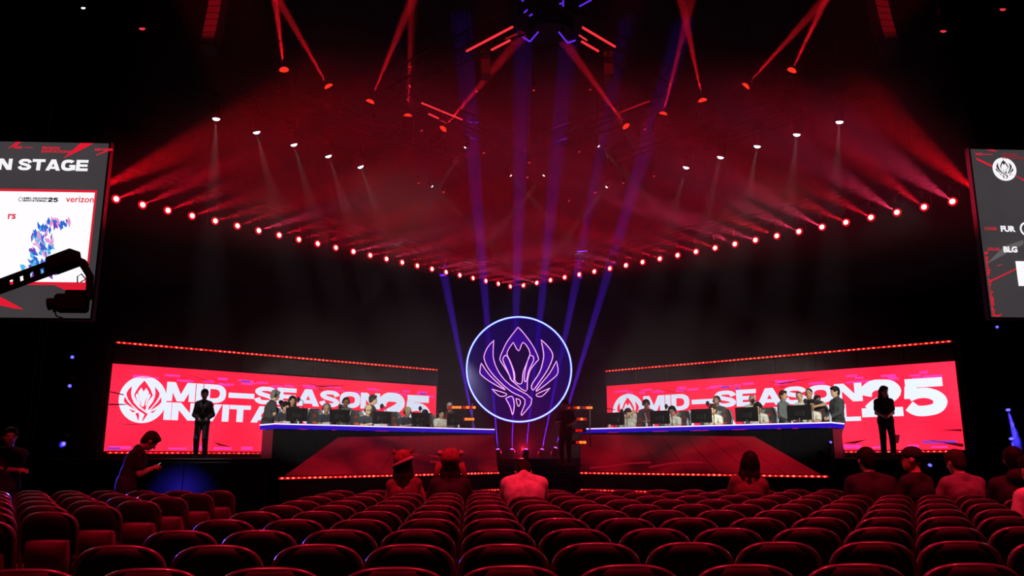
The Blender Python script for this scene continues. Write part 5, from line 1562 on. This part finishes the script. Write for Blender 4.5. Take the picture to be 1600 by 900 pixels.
# hats
FUR = mat('plush_red_brown', (.30, .09, .08), .95, vary=.35, scale=40, bump=.5); FUR2 = mat('plush_pale', (.55, .42, .42), .95, vary=.2, scale=40, bump=.5)
def hat_ears(inf, label):
    Hh, HRm, s = inf['Hh'], Matrix(inf['HR'].tolist()), inf['s']
    h_ = MB().lathe([(.0, .13), (.055, .122), (.09, .085), (.112, .03), (.118, -.02), (.105, -.025), (.10, .02)], Hh(0, -.02, .05), inf['HR'] @ np.array((.25, -.25, 1)), 18).build('plush_hat', FUR, inf['root'], True)
    tag(h_, label)
    MB().tube([Hh(math.cos(a) * .115, -.02 + math.sin(a) * .115, .02 + .045 * math.cos(a)) for a in np.linspace(0, 2 * PI, 20, endpoint=False)], .022 * s, 6, closed=True).build('hat_band', FUR2, h_, True)
    for q in (-1, 1):
        MB().lathe([(.035, 0), (.028, .03), (.0, .075)], Hh(q * .085, -.02, .125), inf['HR'] @ np.array((q * .6, 0, 1)), 8).build('hat_ear', FUR, h_, True)
def hat_eyes(inf, label):
    Hh, s = inf['Hh'], inf['s']
    h_ = MB().lathe([(0, .135), (.06, .128), (.10, .095), (.122, .03), (.126, -.04), (.11, -.045), (.108, .02)], Hh(0, -.015, .05), inf['HR'] @ np.array((0, -.1, 1)), 18).build('plush_hat', FUR, inf['root'], True)
    tag(h_, label)
    for q in (-1, 1):
        e = MB().ell(Hh(q * .125, -.03, .115), (.036, .036, .036), None, 12, 8).build('hat_eye', FUR2, h_, True)
        MB().tube([Hh(q * .12, -.06, .0), Hh(q * .16, -.05, -.12), Hh(q * .15, -.02, -.26)], [.045, .035, .02], 8).build('hat_flap', FUR, h_, True)
hat_ears(w1, 'plush hat with small pointed ears'); hat_eyes(w2, 'plush hat with round knobs and flaps')
# standing people at the far left
st = person('man in black standing with head bowed over a phone before the left video wall', at_col(207, 12.6), 62, 1.80, lean=16, pitch=34, shirt=('black', 'short'), legs='black', hair=('short', 'brown'), skin='tan', handL=(-.06, .34, 1.16), handR=(.06, .34, 1.16), h=.0125, bulk=1.12)
person('dim person with folded arms standing at the far left edge', at_col(20, 12.8), 150, 1.78, shirt=('black', 'short'), legs='black', hair=('short', 'black'), skin='tan', handL=(.16, .22, 1.18), handR=(-.16, .24, 1.15), h=.0125, bulk=1.1)
def phone(label, inf, lit=False):
    hd = (inf['hand'][0] + inf['hand'][1]) / 2
    M = Matrix.Rotation(inf['root'].rotation_euler.z, 3, 'Z')
    p = inf['root'].location + M @ V3(hd + np.array((0, .05, .03)))
    root = empty('smartphone', p, inf['root'].rotation_euler.z); tag(root, label, 'phone', 'phones in hands')
    rot = Matrix.Rotation(R(-50), 3, 'X')
    MB().rbox((0, 0, 0), (.075, .009, .15), .004, rot).build('case', PLASTIC, root)
    MB().box(rot @ V3((0, -.0052, 0)), (.068, .001, .14), rot).build('screen', emit('phone_screen', (.6, .55, .65), .9 if lit else .9), root)
phone('phone in the hands of the man standing at the left', st)
phone('glowing phone of the man in the light grey T-shirt', inf4, True)

# ================================================================== camera crane before the left screen
CRANEB = mat('crane_black', (.004, .004, .004), .9, spec=.1)
crane = empty('camera_crane', (-8.6, 11.2, 0)); tag(crane, 'black camera crane arm crossing the left hanging screen', 'camera crane')
base_p = V3((-8.6, 11.2, 0))
tip = pix_point(118, 404, 11.0) - base_p; root_p = pix_point(-120, 492, 11.6) - base_p
mid = root_p.lerp(tip, .62)
dirc = (tip - root_p).normalized(); upc = V3((0, 0, 1)); sidev = dirc.cross(upc).normalized(); nup = sidev.cross(dirc).normalized()
rotc = Matrix((dirc, -sidev, nup)).transposed()
Lc = (tip - root_p).length
for o_ in (-1, 1):
    MB().box(root_p.lerp(tip, .5) + nup * (.075 * o_), (Lc, .06, .05), rotc).build('arm_rail', CRANEB, crane)
for i in range(15):
    f = (i + .5) / 15
    slot = 8 <= i <= 12
    MB().box(root_p.lerp(tip, f) - dirc * (Lc / 15 * .2 if slot else 0), (Lc / 15 * (1.02 if not slot else .55), .03 if slot else .13, .11), rotc).build('arm_plate', CRANEB, crane)
MB().rbox(tip - dirc * .18 + nup * .02, (.40, .22, .22), .02, rotc).build('arm_head', CRANEB, crane)
h1 = pix_point(128, 410, 11.0) - base_p; h2 = pix_point(141, 432, 11.0) - base_p; h3 = pix_point(139, 468, 11.0) - base_p
MB().tube([tip - dirc * .05, h1, h2, h3], [.05, .055, .05, .045], 8).build('remote_head_arm', CRANEB, crane)
cmp_ = pix_point(112, 474, 11.0) - base_p
b_ = MB().rbox(cmp_, (.40, .22, .24), .03).build('camera_body', CRANEB, crane)
MB().tube([cmp_ + V3((-.19, 0, .0)), cmp_ + V3((-.30, -.02, -.02))], [.075, .085], 12).build('camera_lens', CRANEB, b_)
MB().rbox(cmp_ + V3((.05, 0, .15)), (.28, .10, .06), .015).build('camera_handle', CRANEB, b_)
MB().tube([pix_point(95, 408, 11.0) - base_p, pix_point(107, 402, 11.0) - base_p, pix_point(120, 401, 11.0) - base_p, pix_point(133, 407, 11.0) - base_p, pix_point(138, 414, 11.0) - base_p], .013, 6).build('cable_loop', CRANEB, crane, True)
MB().tube([pix_point(121, 442, 11.0) - base_p, pix_point(121, 432, 11.0) - base_p, pix_point(127, 428, 11.0) - base_p, pix_point(134, 436, 11.0) - base_p, pix_point(126, 441, 11.0) - base_p], .009, 6).build('cable_loop', CRANEB, crane, True)
MB().tube([pix_point(84, 488, 11.0) - base_p, pix_point(83, 478, 11.0) - base_p, pix_point(88, 494, 11.0) - base_p, pix_point(98, 497, 11.0) - base_p], .010, 6).build('cable_loop', CRANEB, crane, True)
MB().tube([(0, 0, 0), (0, 0, root_p.z + .15)], .06, 8).build('pedestal_post', CRANEB, crane)
MB().tube([root_p, (0, 0, root_p.z + .1)], .07, 8).build('pivot', CRANEB, crane)
for k in range(3):
    a = 2 * PI * k / 3 + .5
    MB().tube([(0, 0, .7), (math.cos(a) * .6, math.sin(a) * .6, .03)], .03, 6).build('leg', CRANEB, crane)

# ================================================================== haze hanging over the stage
m, nt, out = _nodes('stage_haze')
vs_ = nt.nodes.new('ShaderNodeVolumeScatter'); vs_.inputs['Density'].default_value = HAZE_DENSITY; vs_.inputs['Anisotropy'].default_value = HAZE_G
vs_.inputs['Color'].default_value = (1, 1, 1, 1)
va_ = nt.nodes.new('ShaderNodeVolumeAbsorption'); va_.inputs['Density'].default_value = HAZE_ABSORB; va_.inputs['Color'].default_value = (0, 0, 0, 1)
ad_ = nt.nodes.new('ShaderNodeAddShader')
nt.links.new(vs_.outputs[0], ad_.inputs[0]); nt.links.new(va_.outputs[0], ad_.inputs[1]); nt.links.new(ad_.outputs[0], out.inputs['Volume'])
# low layer over the stage floor, wider layer of beams above it
hz = MB().box((2.95, 25.2, 2.61), (26.9, 12.4, 5.18)).prism([(-9.4, 18.1), (-2.75, 12.0), (6.85, 12.0), (12.3, 17.3), (12.3, 31.4), (-9.4, 31.4)], 5.202, 16.0).build('haze', m)
tag(hz, 'thin theatrical haze over the stage catching the light beams', 'haze', None, 'stuff')
